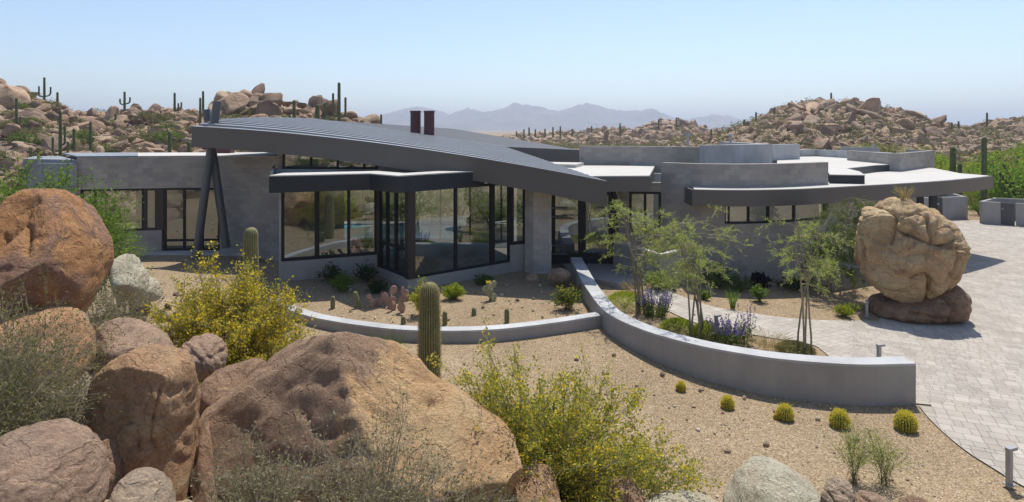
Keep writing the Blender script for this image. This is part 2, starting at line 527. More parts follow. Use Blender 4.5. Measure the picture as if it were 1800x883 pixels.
# ------------------------------------------------------------------ ground sheet
def build_ground():
    ang = np.concatenate([np.arange(-62, 62.01, 0.4), np.arange(66, 298.01, 4)])
    ang = np.radians(ang)
    rad = np.concatenate([np.linspace(0.4, 4.6, 12), np.arange(5, 45, 0.28), np.geomspace(45, 420, 110), np.geomspace(440, 6500, 24)])
    A, Rr = np.meshgrid(ang, rad)
    X, Y = Rr * np.sin(A), Rr * np.cos(A)
    Z = gz(X, Y)
    hm = hill_mask(X, Y)
    fz = np.array([noise.fractal(Vector((x * .05, y * .05, 0)), 0.9, 2.0, 4) for x, y in zip(X.ravel(), Y.ravel())]).reshape(X.shape)
    Z = Z + fz * (0.06 * sstep(44, 60, Rr) * np.minimum(hm + 1, 8) + 0.0)
    f2 = np.array([noise.noise(Vector((x * .9, y * .9, 3))) for x, y in zip(X.ravel(), Y.ravel())]).reshape(X.shape)
    Z = Z + 0.006 * f2 * (Rr < 45)
    far = sstep(500, 5000, Rr)
    Z = Z * (1 - far) + 0 * far
    nr, na = X.shape
    idx = np.arange(nr * na).reshape(nr, na)
    a = idx[:-1, :]; b = idx[1:, :]
    F = np.stack([a, b, np.roll(b, -1, 1), np.roll(a, -1, 1)], -1).reshape(-1, 4)[:, ::-1]
    V = np.stack([X, Y, Z], -1).reshape(-1, 3)
    cap = len(V)
    V = np.vstack([V, [[0, 0, 4.35]]])
    tri = np.stack([np.full(na, cap), idx[0], np.roll(idx[0], -1)], -1)[:, ::-1]
    wild = np.clip(hm / 1.5, 0, 1) + sstep(44, 52, Rr) + 0.9 * (sstep(0.25, 1.2, gz(X, Y) - 0.55) * (Y < 14))
    wild = np.append(np.clip(wild, 0, 1).ravel(), 1)

    t = NT('desert_ground')
    c = t.coord()
    w = t.n('ShaderNodeAttribute', attribute_name='wild').outputs['Fac']
    v1 = t.n('ShaderNodeTexVoronoi', {'Vector': c, 'Scale': 44.0, 'Randomness': 1.0})
    g = t.ramp(v1.outputs['Color'], [(0.1, (0.16, 0.115, 0.078)), (0.45, (0.30, 0.222, 0.132)), (0.8, (0.395, 0.302, 0.192)), (1.0, (0.57, 0.48, 0.375))])
    big = t.ramp(t.noise(c, 0.45, 6, 0.6), [(0.3, 0.86), (0.7, 1.12)])
    mid = t.ramp(t.noise(c, 9, 5, 0.7), [(0.3, 0.82), (0.7, 1.16)])
    g = t.mix(1.0, t.mix(1.0, g, big, 'MULTIPLY'), mid, 'MULTIPLY')
    s1 = t.ramp(t.noise(c, 0.35, 8, 0.7), [(0.3, (0.21, 0.15, 0.095)), (0.55, (0.32, 0.235, 0.155)), (0.75, (0.40, 0.32, 0.23))])
    col = t.mix(w, g, s1)
    h = t.math('ADD', v1.outputs['Distance'], t.math('MULTIPLY', t.noise(c, 20, 4), 0.8))
    t.surf(t.principled(col, 0.95, 0, t.bump(h, 0.7, 0.02), 0.1))
    me = mesh_np('ground', V, [F, tri], t.mat, smooth=True, attrs={'wild': wild})
    tag(link('ground', me), kind='structure')


build_ground()


def build_mountains():
    prof = [(300, 232), (480, 226), (600, 219), (650, 212), (700, 197), (733, 187), (765, 193), (790, 203), (820, 190), (850, 199), (880, 192), (905, 182), (960, 187), (985, 195), (1002, 192),
            (1021, 186), (1055, 193), (1096, 203), (1140, 198), (1165, 205), (1190, 214), (1222, 213), (1255, 202), (1280, 209), (1310, 216), (1400, 228), (1600, 232), (1900, 228), (2300, 231)]
    prof = np.array(prof, float)
    us = np.arange(300, 2300, 2.5)
    top = np.interp(us, prof[:, 0], prof[:, 1])
    top = top + np.array([2.6 * noise.noise(Vector((u * .045, 3, 1))) + 1.8 * noise.noise(Vector((u * .13, 7, 2))) + .9 * noise.noise(Vector((u * .33, 2, 2))) for u in us])
    rows = 46
    V = []
    for k in range(rows):
        f = k / (rows - 1)
        Y = 2500 + 1400 * f
        for u, vt in zip(us, top):
            x = (u - 900) / F_PX * 3300
            ridge = (V_HOR - vt) * 3300 / F_PX + 3
            shape = math.sin(math.pi * min(1, f * 0.9)) if f > .55 else (f / .571) ** 1.15
            nn = noise.hetero_terrain(Vector((x * .0035, Y * .0035, 1)), 0.8, 2.1, 6, 0.7) * 0.5
            jag = noise.noise(Vector((x * .02, Y * .02, 5)))
            z = ridge * min(1, shape) * (1 + 0.0 * nn) + nn * 26 * min(1, shape * 1.4) * (1 - 0.7 * (abs(f - .571) < .02)) - 10 * (1 - min(1, shape)) + jag * 7 + noise.noise(Vector((x * .05, Y * .05, 2))) * 3
            V.append((x, Y, max(-6, z - 8)))
    n = len(us)
    idx = np.arange(rows * n).reshape(rows, n)
    F = np.stack([idx[:-1, :-1], idx[:-1, 1:], idx[1:, 1:], idx[1:, :-1]], -1).reshape(-1, 4)
    t = NT('mountain_rock')
    c = t.coord()
    col = t.ramp(t.noise(c, 0.006, 8, 0.7), [(0.3, (0.10, 0.095, 0.09)), (0.6, (0.20, 0.18, 0.17)), (0.8, (0.32, 0.29, 0.275))])
    t.surf(t.principled(col, 1.0))
    tag(link('mountains', mesh_np('mountains', V, F, t.mat, smooth=True)), kind='structure')


build_mountains()


def build_haze():
    t = NT('haze_air')
    vol = t.n('ShaderNodeVolumePrincipled', {'Color': (0.80, 0.88, 1.0, 1), 'Density': 0.00038, 'Anisotropy': 0.25})
    t.t.links.new(vol.outputs[0], t.out.inputs['Volume'])
    t.mat.cycles.homogeneous_volume = True
    mb = MB()
    mb.box((0, 3200, 80), (16000, 15800, 184))
    o = mb.build('haze', t.mat)
    tag(o, 'pale dust haze that fades the far mountains', 'haze', kind='stuff')


build_haze()


# ------------------------------------------------------------------ paving
def inside(px, py, poly):
    x, y = np.asarray(px), np.asarray(py)
    r = np.zeros(x.shape, bool)
    n = len(poly)
    for i in range(n):
        x0, y0 = poly[i]; x1, y1 = poly[(i + 1) % n]
        if y0 == y1: continue
        c = ((y0 > y) != (y1 > y)) & (x < (x1 - x0) * (y - y0) / (y1 - y0) + x0)
        r ^= c
    return r


def clip_half(poly, a, b):
    """keep the part left of a->b"""
    out = []
    f = lambda p: (b[0] - a[0]) * (p[1] - a[1]) - (b[1] - a[1]) * (p[0] - a[0])
    for i in range(len(poly)):
        p, q = poly[i], poly[(i + 1) % len(poly)]
        fp, fq = f(p), f(q)
        if fp >= 0: out.append(p)
        if (fp >= 0) != (fq >= 0):
            k = fp / (fp - fq)
            out.append((p[0] + (q[0] - p[0]) * k, p[1] + (q[1] - p[1]) * k))
    return out


def pavers(name, poly, rot, mat, joint_mat, seed, far=60):
    rg = random.Random(seed)
    area = sum(poly[i][0] * poly[(i + 1) % len(poly)][1] - poly[(i + 1) % len(poly)][0] * poly[i][1] for i in range(len(poly)))
    if area < 0: poly = poly[::-1]
    ca, sa = math.cos(rot), math.sin(rot)
    loc = [(x * ca + y * sa, -x * sa + y * ca) for x, y in poly]
    x0, x1 = min(p[0] for p in loc), max(p[0] for p in loc)
    y0, y1 = min(p[1] for p in loc), max(p[1] for p in loc)
    tiles = []
    y = y0
    while y < y1:
        h = rg.choice([0.30, 0.30, 0.15, 0.225])
        x = x0 - rg.random() * .3
        while x < x1:
            w = rg.choice([0.15, 0.225, 0.30, 0.30, 0.225])
            if h == 0.15: w = rg.choice([0.225, 0.3, 0.15])
            tiles.append((x, y, w, h)); x += w
        y += h
    T = np.array(tiles)
    cx, cyy = T[:, 0] + T[:, 2] / 2, T[:, 1] + T[:, 3] / 2
    wx, wy = cx * ca - cyy * sa, cx * sa + cyy * ca
    PA = np.array(poly); PB = np.roll(PA, -1, 0)
    # distance to boundary segments
    D = np.full(len(T), 1e9); S = np.zeros(len(T), int)
    for i in range(len(poly)):
        d = PB[i] - PA[i]; L2 = (d ** 2).sum() + 1e-9
        tt = np.clip(((wx - PA[i, 0]) * d[0] + (wy - PA[i, 1]) * d[1]) / L2, 0, 1)
        dist = np.hypot(wx - PA[i, 0] - tt * d[0], wy - PA[i, 1] - tt * d[1])
        m = dist < D; D[m] = dist[m]; S[m] = i
    ins = inside(wx, wy, poly)
    vis = (wy > 3) & (np.abs(wx) < wy * 0.95 + 2) & (wy < far)
    g = 0.0045
    V, F, BV, BF = [], [], [], []
    for k in np.nonzero((ins | (D < 0.25)) & vis)[0]:
        x, y, w, h = T[k]
        q = [(x + g, y + g), (x + w - g, y + g), (x + w - g, y + h - g), (x + g, y + h - g)]
        q = [(a * ca - b * sa, a * sa + b * ca) for a, b in q]
        full = [(x, y), (x + w, y), (x + w, y + h), (x, y + h)]
        full = [(a * ca - b * sa, a * sa + b * ca) for a, b in full]
        if D[k] < 0.27:
            for i in range(len(poly)):
                pass
            q = clip_half(q, PA[S[k]], PB[S[k]])
            full = clip_half(full, PA[S[k]], PB[S[k]])
            if len(q) < 3 or len(full) < 3: continue
        b = len(V); V += q; F.append(tuple(range(b, b + len(q))))
        b = len(BV); BV += full; BF.append(tuple(range(b, b + len(full))))
    V = np.array(V); zz = gz(V[:, 0], V[:, 1])
    BV = np.array(BV); bz = gz(BV[:, 0], BV[:, 1])
    me = bpy.data.meshes.new(name)
    nv = len(V)
    allV = [(x, y, z + 0.026) for (x, y), z in zip(V, zz)] + [(x, y, z + 0.018) for (x, y), z in zip(BV, bz)]
    me.from_pydata(allV, [], F + [tuple(i + nv for i in f) for f in BF])
    me.materials.append(mat); me.materials.append(joint_mat)
    me.polygons.foreach_set('material_index', [0] * len(F) + [1] * len(BF))
    me.update()
    o = link(name, me)
    tag(o, kind='structure')
    return o


def m_paver(name, a, b, c_):
    t = NT(name)
    r = t.n('ShaderNodeNewGeometry').outputs['Random Per Island']
    c = t.coord()
    col = t.ramp(r, [(0.0, a), (0.5, b), (1.0, c_)])
    n = t.ramp(t.noise(c, 1.2, 6, 0.6), [(0.3, 0.80), (0.7, 1.08)])
    f = t.ramp(t.noise(c, 70, 3), [(0.3, 0.92), (0.7, 1.07)])
    col = t.mix(1.0, t.mix(1.0, col, n, 'MULTIPLY'), f, 'MULTIPLY')
    t.surf(t.principled(col, 0.9, 0, t.bump(t.noise(c, 60, 3), 0.3, 0.006)))
    return t.mat


joint = m_plain('paver_joint_sand', (0.20, 0.18, 0.16), 0.95)
H2 = lambda L: [tuple(hit(u, v)[:2]) for u, v in L]
edge = [tuple(p) for p in spline([Vector(q) for q in H2([(1612, 712), (1640, 745), (1690, 790), (1760, 836), (1800, 858), (1880, 900)])], 6)]
drive_poly = H2([(1500, 566), (1545, 566), (1590, 470), (1600, 420), (1640, 384)]) + [ux(1800, 40), ux(2300, 41), (30, 8), ux(2100, 9)] + edge[::-1] + H2([(1500, 700)])
pavers('driveway', drive_poly, R(-24), m_paver('grey_pavers', (0.375, 0.335, 0.285), (0.415, 0.375, 0.323), (0.455, 0.413, 0.358)), joint, 3)
up = [tuple(p) for p in spline([Vector(q) for q in H2([(1080, 471), (1140, 497), (1180, 515), (1240, 537), (1300, 549), (1400, 562), (1500, 566)])], 5)]
lo = [tuple(p) for p in spline([Vector(q) for q in H2([(1455, 627), (1442, 616), (1420, 606), (1320, 590), (1245, 576), (1200, 560), (1140, 531), (1100, 506), (1040, 478)])], 4)]
path_poly = up + H2([(1499.5, 700), (1455, 700)]) + lo
pavers('path', path_poly, R(-58), m_paver('pale_path_pavers', (0.41, 0.37, 0.318), (0.44, 0.40, 0.345), (0.47, 0.428, 0.372)), joint, 4)
mb = MB()
q = [ux(985, 25.6), ux(1010, 23.2), ux(1085, 22.0), ux(1135, 22.4), ux(1085, 25.9)]
q = q if (q[1][0] - q[0][0]) * (q[2][1] - q[0][1]) - (q[1][1] - q[0][1]) * (q[2][0] - q[0][0]) > 0 else q[::-1]
mb.prism(q, 0.2, 0.60)
tag(mb.build('entry_landing', M['concrete']), kind='structure')

# ------------------------------------------------------------------ the house
house = empty('modern_house', (0, 26, 0.5), 'low modern house of grey block and dark metal with sweeping standing seam roof', 'house')
HL = (0, 26, 0.5)


def hp(mb, name, mats, smooth=False, parent=None):
    o = mb.build(name, mats, house if parent is None else parent, HL, smooth)
    return o


def window(p0, p1, z0, z1, mull=(), trans=(), fw=0.07, dp=0.10, name='window', mat='frame', bottom=None, thick=None):
    """frame with mullions at fractions mull and transoms at heights trans; panes as one child"""
    p0, p1 = Vector(p0), Vector(p1)
    d = p1 - p0; L = d.length; e = d / L; nrm = Vector((-e.y, e.x)); rz = math.atan2(e.y, e.x)
    def bar(s0, s1, a, b, mb, proud=0.0):
        c = p0 + e * (s0 + s1) / 2 + nrm * proud
        mb.box((c.x, c.y, (a + b) / 2), (s1 - s0, dp, b - a), rz)
    fb = MB()
    bt = bottom or fw
    bar(0, fw, z0, z1, fb); bar(L - fw, L, z0, z1, fb)
    bar(fw, L - fw, z0, z0 + bt, fb); bar(fw, L - fw, z1 - fw, z1, fb)
    for i, f in enumerate(mull):
        k = fw / 2 if thick is None else thick[i] / 2
        bar(L * f - k, L * f + k, z0 + bt, z1 - fw, fb, 0.003)
    for z in trans: bar(fw, L - fw, z - fw / 2, z + fw / 2, fb, 0.006)
    o = hp(fb, name, M[mat])
    pb = MB()
    ed = [0.0] + sorted(mull) + [1.0]
    for a, b in zip(ed[:-1], ed[1:]):
        A, B = p0 + d * a, p0 + d * b
        pb.face([(A.x, A.y, z0), (B.x, B.y, z0), (B.x, B.y, z1), (A.x, A.y, z1)])
    pb.build('pane', M['glass'], o, HL)
    return o


# --- left wing
WP = [Vector(p) for p in (ux(135, 27.5), ux(240, 28.0), ux(340, 28.4), ux(400, 28.3), ux(505, 27.4))]
WS = spline(WP, 6)
def wing(u0, u1):
    out = [Vector(p) for p in WS if u0 < 900 + F_PX * p.x / p.y < u1]
    def at(u):
        for a, b in zip(WS[:-1], WS[1:]):
            ua, ub = 900 + F_PX * a.x / a.y, 900 + F_PX * b.x / b.y
            if ua <= u <= ub + 1e-6: return a.lerp(b, (u - ua) / (ub - ua))
        return WS[0].copy() if u < 300 else WS[-1].copy()
    return [at(u0)] + out + [at(u1)]
mb = MB()
ZT = 4.77
mb.wall(wing(135.1, 504), 3.36, ZT, 0.3)
mb.wall(wing(135.1, 284), -0.5, 1.46, 0.3)
mb.wall(wing(284, 386), -0.5, 0.52, 0.3)
mb.wall(wing(386, 504), -0.5, 3.36, 0.3)
hp(mb, 'block_wall', M['block'])
back = lambda P, k=0.16: [Vector((p.x, p.y + k)) for p in P]
a, b = wing(137, 160)[0], wing(137, 160)[-1]
def seg(u0, u1, k=0.16):
    q = wing(u0, u1); return (q[0].x, q[0].y + k), (q[-1].x, q[-1].y + k)
window(*seg(138, 250), 1.46, 3.36, (0.22,), (), 0.09)
window(*seg(250.3, 274), 1.46, 3.36, (), (), 0.11, mat='frame_brown')
mb = MB(); q = wing(274.3, 285); mb.wall([(p.x, p.y + 0.1) for p in q], 1.46, 3.36, 0.1); hp(mb, 'window_panel', M['frame_brown'])
window(*seg(285.5, 385, 0.14), 0.52, 3.36, (0.36, 0.68), (0.98,), 0.1)
# room behind, roof slab of the wing
mb = MB()
x0, x1 = wing(135.1, 504)[0], wing(135.1, 504)[-1]
mb.wall([(x0.x, 31.8), (x1.x, 31.8)], 0, 4.5, 0.2)
mb.prism([(x0.x, x0.y + .4), (x1.x - .2, x1.y + .5), (x1.x - .2, 31.8), (x0.x, 31.8)], 0.3, 0.5)
hp(mb, 'interior_wall', M['plaster'])
mb = MB()
cap = wing(242, 488)
mb.prism([(p.x, p.y + .02) for p in cap] + [ux(488, 32.6), ux(242, 32.0)], ZT + .003, ZT + 0.05)
hp(mb, 'roof', M['white_roof'])
mb = MB()
cap = wing(135.2, 241.8)
mb.prism([(p.x, p.y + .02) for p in cap] + [ux(241.8, 32.0), ux(110, 31.5)], ZT + .003, ZT + 0.06)
mb.prism([ux(40, 28.6), ux(134.9, 27.7), ux(134.9, 31.5), ux(60, 31.5)], -0.5, 4.66)
mb.prism([ux(66, 28.0), ux(134.9, 27.4), ux(134.9, 27.69), ux(66, 28.29)], -0.5, 4.5)
hp(mb, 'stucco_wall', M['stucco_shaded'])

# --- glazed bay of the great room
P1, P2, P3, P4, P5 = [Vector(p) for p in (ux(492, 21.9), ux(663, 23.15), ux(717, 21.3), ux(897, 24.05), ux(924, 24.35))]
off = lambda p, k=0.0, j=0.0: Vector((p.x + j, p.y + k))
ZC = 3.98
mb = MB()
mb.wall([off(P1), off(P2)], -0.3, 1.36, 0.3)
mb.wall([off(P3, -.02), off(P4), ], -0.3, 0.90, 0.3)
mb.wall([off(P2, .0, .02), off(P3, .0, .0)], -0.3, 0.90, 0.3)
mb.wall([off(P4, 0.003), off(P5), Vector(ux(926, 24.6))], -0.3, 1.55, 0.3)
hp(mb, 'bay_plinth', M['stucco'])
k = 0.12
window(off(P1, k), off(P2, k, -.02), 1.36, ZC, (0.36, 0.69), (), 0.11, thick=(0.16, 0.10))
e23 = (P3 - P2)
window(off(P2, k, .08), P3 + e23.normalized() * -0.05 + Vector((.08, 0.1)), 0.90, ZC, (0.27, 0.56), (1.85,), 0.10, thick=(.13, .13))
window(off(P3, 0.12, .12), off(P4, k, -.02), 0.90, ZC, (0.415, 0.80), (), 0.10, thick=(.11, .2))
window(off(P4, k, .02), off(P5, k), 1.55, 4.0, (), (), 0.11)
mb = MB()
mb.box((P3.x + .06, P3.y + .12, (0.9 + ZC) / 2), (0.28, 0.24, ZC - 0.9), R(38))
hp(mb, 'corner_post', M['frame_brown'])
mb = MB()
mb.box((P2.x + .02, P2.y + .16, (0.9 + ZC) / 2), (0.16, 0.2, ZC - 0.9), 0)
hp(mb, 'corner_post', M['frame_brown'])

# canopy over the bay
can = [ux(473, 20.7), ux(562, 21.2), ux(650, 21.75), ux(700, 20.65), ux(852, 23.3)]
rear = [ux(852, 27.2), ux(480, 27.2)]
mb = MB()
mb.wall([Vector(p) for p in can], 3.90, 4.44, 0.08)
mb.wall([Vector(can[-1]), Vector(rear[0])], 3.90, 4.44, 0.08)
mb.wall([Vector(rear[1]), Vector(can[0])], 3.90, 4.44, 0.08)
mb.prism([(x, y + .1) for x, y in can] + rear, 3.93, 3.98)
hp(mb, 'bay_canopy', M['fascia_blue'])
mb = MB()
mb.prism([(x, y + .12) for x, y in can] + rear, 4.16, 4.20)
mb.prism([(x, y - .004) for x, y in can] + [(x, y + 1.25) for x, y in reversed(can)], 4.443, 4.48)
hp(mb, 'canopy_roof', M['white_roof'])

# clerestory over the canopy
mb = MB()
mb.wall([ux(478, 25.9), ux(664, 25.9)], 3.9, 4.36, 0.25)
mb.wall([ux(664.3, 25.9), ux(770, 25.9)], 3.9, 4.75, 0.25)
hp(mb, 'clerestory_wall', M['stucco_pale'])
window(ux(497, 25.95), ux(664, 25.95), 4.36, 5.15, (0.30, 0.58, 0.86), (), 0.09)

# great room inside: floor, side walls, rear glazing, a table and a lamp
mb = MB()
mb.prism([(P1.x, P1.y + .4), (P2.x, P2.y + .35), (P3.x + .1, P3.y + .45), (P4.x, P4.y + .4), (1.2, 24.9), (1.2, 30.4), (P1.x, 30.4)], 0.3, 0.56)
hp(mb, 'interior_floor', M['floor_in'])
mb = MB()
mb.wall([(P1.x - .02, 22.4), (P1.x - .02, 30.4)], 0.3, 4.1, 0.2)
hp(mb, 'interior_wall', M['plaster'])
mb = MB()
mb.wall([(1.2, 30.4), (1.2, 24.9)], 0.3, 4.1, 0.2)
hp(mb, 'interior_wall', M['plaster'])
window((P1.x + .2, 30.3), (1.0, 30.3), 0.56, 4.0, (0.16, .33, 0.5, .66, 0.83), (), 0.09)
mb = MB()
mb.prism([(-6.6, 25.0), (-4.4, 25.2), (-4.4, 26.3), (-6.6, 26.1)], 1.26, 1.32)
for x, y in ((-6.3, 25.2), (-4.6, 25.4), (-6.3, 25.95), (-4.6, 26.1)): mb.box((x, y, 0.91), (.08, .08, .7))
hp(mb, 'dining_table', M['frame_brown'])
mb = MB()
lp = pt(637, 372, 25.5)
for i in range(6):
    a0, a1 = i / 6 * math.pi / 2, (i + 1) / 6 * math.pi / 2
    mb.tube((lp.x, lp.y, lp.z + .42 * math.sin(a0) * .75), (lp.x, lp.y, lp.z + .42 * math.sin(a1) * .75), .42 * math.cos(a0), max(.02, .42 * math.cos(a1)), 20, caps=False)
mb.tube((lp.x, lp.y, lp.z + .3), (lp.x, lp.y, 3.97), .012, n=6)
hp(mb, 'pendant_lamp', M['steel'])

# pool terrace behind the house, seen through the great room
mb = MB()
mb.prism([(-13, 30.5), (-3, 30.5), (-3, 31.7), (-13, 31.7)], 0.2, 0.50)
mb.prism([(-13, 36.5), (-3, 36.5), (-3, 37.5), (-13, 37.5)], 0.2, 0.50)
tag(mb.build('pool_deck', M['concrete']), kind='structure')
t = NT('pool_water')
t.surf(t.principled((0.10, 0.42, 0.60), 0.05, 0, t.bump(t.noise(t.coord(), 2.5, 3), 0.15, 0.05), 0.5))
mb = MB(); mb.face([(-13, 31.7, .44), (-3, 31.7, .44), (-3, 36.5, .44), (-13, 36.5, .44)])
tag(mb.build('pool_water', t.mat), kind='structure')

# --- the sweeping roof
A_ = pt(337, 225, 26.5); B_ = pt(1067, 322, 21.5); C_ = pt(881, 258, 31.0); D_ = pt(556, 210.5, 36)
left = [A_, pt(362, 217, 27.2), pt(400, 211, 28.6), pt(470, 208.5, 31.6), D_]
LS = spline(left, 10)
ln = [0.0]
for p, q in zip(LS[:-1], LS[1:]): ln.append(ln[-1] + (q - p).length)
def left_at(t):
    d = t * ln[-1]
    for i in range(len(LS) - 1):
        if ln[i + 1] >= d: return LS[i].lerp(LS[i + 1], (d - ln[i]) / (ln[i + 1] - ln[i]))
    return LS[-1].copy()
def S1(s, t):
    p = left_at(t).lerp(B_.lerp(C_, t), s)
    p.z += 0.30 * (1 - t) * 4 * s * (1 - s)
    return p
F_ = pt(797, 226.5, 40); E_ = pt(1020, 264, 36)
def S2(s, t):
    lo_ = D_.lerp(C_, s)
    up_ = D_.lerp(F_, s / .62) if s < .62 else F_.lerp(E_, (s - .62) / .38)
    return lo_.lerp(up_, t)
TH = 0.80
def shell(mb, S, ns, nt, edges, top=0, side=1):
    g = [[S(i / ns, j / nt) for i in range(ns + 1)] for j in range(nt + 1)]
    dn = lambda p, k=TH: (p.x, p.y, p.z - k)
    for j in range(nt):
        for i in range(ns):
            q = [g[j][i], g[j][i + 1], g[j + 1][i + 1], g[j + 1][i]]
            mb.face([tuple(p) for p in q], m=top)
            mb.face([dn(p) for p in reversed(q)], m=side)
    if 'front' in edges:
        for i in range(ns): mb.face([dn(g[0][i]), dn(g[0][i + 1]), tuple(g[0][i + 1]), tuple(g[0][i])], m=side)
    if 'back' in edges:
        for i in range(ns): mb.face([dn(g[nt][i + 1]), dn(g[nt][i]), tuple(g[nt][i]), tuple(g[nt][i + 1])], m=side)
    for j in range(nt):
        if 'left' in edges: mb.face([dn(g[j + 1][0]), dn(g[j][0]), tuple(g[j][0]), tuple(g[j + 1][0])], m=side)
        if 'right' in edges: mb.face([dn(g[j][ns]), dn(g[j + 1][ns]), tuple(g[j + 1][ns]), tuple(g[j][ns])], m=side)
mb = MB()
shell(mb, S1, 24, 20, ('front', 'left', 'right'))
big_roof = hp(mb, 'sweeping_roof', [M['roofing'], M['fascia']])
mb = MB()
shell(mb, S2, 24, 8, ('back', 'right'))
hp(mb, 'rear_roof', [M['roofing'], M['fascia']])
def ribs(mb, S, n, ns, h, w, t0=0.0):
    for k in range(n):
        t = t0 + (1 - t0) * k / n
        for i in range(ns):
            p, q = S(i / ns, t), S((i + 1) / ns, t)
            a, b = S(i / ns, min(1, t + .002)), S((i + 1) / ns, min(1, t + .002))
            da = (a - p).normalized() * w if (a - p).length > 1e-6 else Vector((0, w, 0))
            db = (b - q).normalized() * w if (b - q).length > 1e-6 else Vector((0, w, 0))
            up = Vector((0, 0, h))
            mb.face([tuple(p), tuple(q), tuple(q + up), tuple(p + up)])
            mb.face([tuple(p + up), tuple(q + up), tuple(q + db + up), tuple(p + da + up)])
            mb.face([tuple(q + db), tuple(p + da), tuple(p + da + up), tuple(q + db + up)])
mb = MB()
ribs(mb, S1, 24, 20, 0.07, 0.13)
hp(mb, 'standing_seam', M['seam'], parent=big_roof)
mb = MB()
# drip edge along the front fascia
for i in range(24):
    p, q = S1(i / 24, 0), S1((i + 1) / 24, 0)
    o_ = Vector((0, -.025, 0)); up = Vector((0, 0, .062)); dn_ = Vector((0, 0, -.05))
    mb.face([tuple(p + o_ + dn_), tuple(q + o_ + dn_), tuple(q + o_ + up), tuple(p + o_ + up)])
    mb.face([tuple(p + o_ + up), tuple(q + o_ + up), tuple(q + up), tuple(p + up)])
hp(mb, 'roof_edge_trim', M['fascia'], parent=big_roof)

# crossed poles that carry the roof tip
for a, b, yy in (((343, 466), (382, 178), 27.0), ((398, 436), (363, 193), 27.42)):
    mb = MB()
    mb.tube(pt(*a, yy), pt(*b, yy), 0.17, n=20)
    o = hp(mb, 'roof_pole', M['pole'])
    o.data.polygons.foreach_set('use_smooth', [len(p.vertices) == 4 for p in o.data.polygons])

# flues
for u in (730.5, 754.5):
    vt, vb, Yf = (195, 236, 33.4) if u < 740 else (195, 238, 33.0)
    p, q = pt(u, vb, Yf), pt(u, vt, Yf)
    mb = MB()
    mb.tube((p.x, p.y, p.z - .3), (q.x, q.y, q.z - .10), 0.275, n=24, caps=False)
    mb.tube((q.x, q.y, q.z - .10), (q.x, q.y, q.z), 0.295, n=24, caps=False)
    mb.tube((q.x, q.y, q.z), (q.x, q.y, q.z - .001), 0.295, 0.24, n=24, caps=False)
    o = hp(mb, 'chimney', M['flue'], smooth=True)
    mb = MB(); mb.tube((q.x, q.y, q.z - .25), (q.x, q.y, q.z - .02), 0.24, n=24); mb.build('flue_opening', M['dark'], o, HL)
# lower maroon flue seen under the roof tip
mb = MB(); p = pt(393, 270, 31.5); mb.box((p.x, p.y, 4.95), (.9, .5, .5)); hp(mb, 'chimney', M['flue'])

# --- entry: column, doors, canopy
mb = MB()
x0, x1 = ux(923, 23.9)[0], ux(969, 23.9)[0]
mb.prism([(x0, 24.15), (x0 + .32, 23.85), (x1, 23.85), (x1, 25.2), (x0, 25.2)], -0.2, 3.72)
hp(mb, 'block_column', M['block_light'])
d0, d1 = Vector(ux(969.5, 25.25)), Vector(ux(1076, 25.25))
for s0, s1 in ((0.0, 0.5), (0.502, 1.0)):
    q0, q1 = d0.lerp(d1, s0), d0.lerp(d1, s1)
    o = window(q0, q1, 0.60, 3.5, (), (), 0.15, name='entry_door', bottom=0.42)
    xx = q0.x + .10 if s0 == 0 else q1.x - .55
    for z in (2.85, 2.5, 1.35, 1.0):
        hb = MB(); hb.box((xx + .22, 25.12, z), (.62 if s0 == 0 else .5, .05, .05)); hb.build('door_handle', M['pole'], o, HL)
mb = MB(); mb.box((ux(1081, 25.25)[0], 25.25, 2.1), (.22, .3, 3.2)); hp(mb, 'door_post', M['frame'])
mb = MB()
mb.wall([ux(1086, 26.0), ux(1106, 26.0)], -.2, 3.8, .25)
mb.wall([ux(1106, 26.001), ux(1163, 25.9)], -.2, 1.75, .25)
mb.wall([ux(1106, 26.001), ux(1163, 25.9)], 3.42, 3.8, .25)
hp(mb, 'stone_wall', M['block'])
window(ux(1106, 26.1), ux(1162, 26.0), 1.75, 3.42, (0.5,), (), 0.1)
mb = MB()
mb.wall([(1.9, 28.5), (7, 28.5)], 0, 4, .2)
hp(mb, 'interior_wall', M['plaster'])
mb = MB()
mb.prism([ux(1040, 23.3), ux(1142, 23.5), ux(1152, 30), ux(960, 31), (1.4, 24.4)], 3.68, 4.22)
hp(mb, 'entry_canopy', M['fascia'])
mb = MB()
mb.prism([ux(1041, 23.33), ux(1141.5, 23.53), ux(1151, 29.95), ux(966, 30.2), (1.45, 24.5)], 4.223, 4.27)
mb.prism([ux(955, 29.0), ux(1012, 28.2), ux(1026, 30.0), ux(960, 30.6)], 4.27, 4.42)
hp(mb, 'entry_canopy_roof', M['white_roof'])

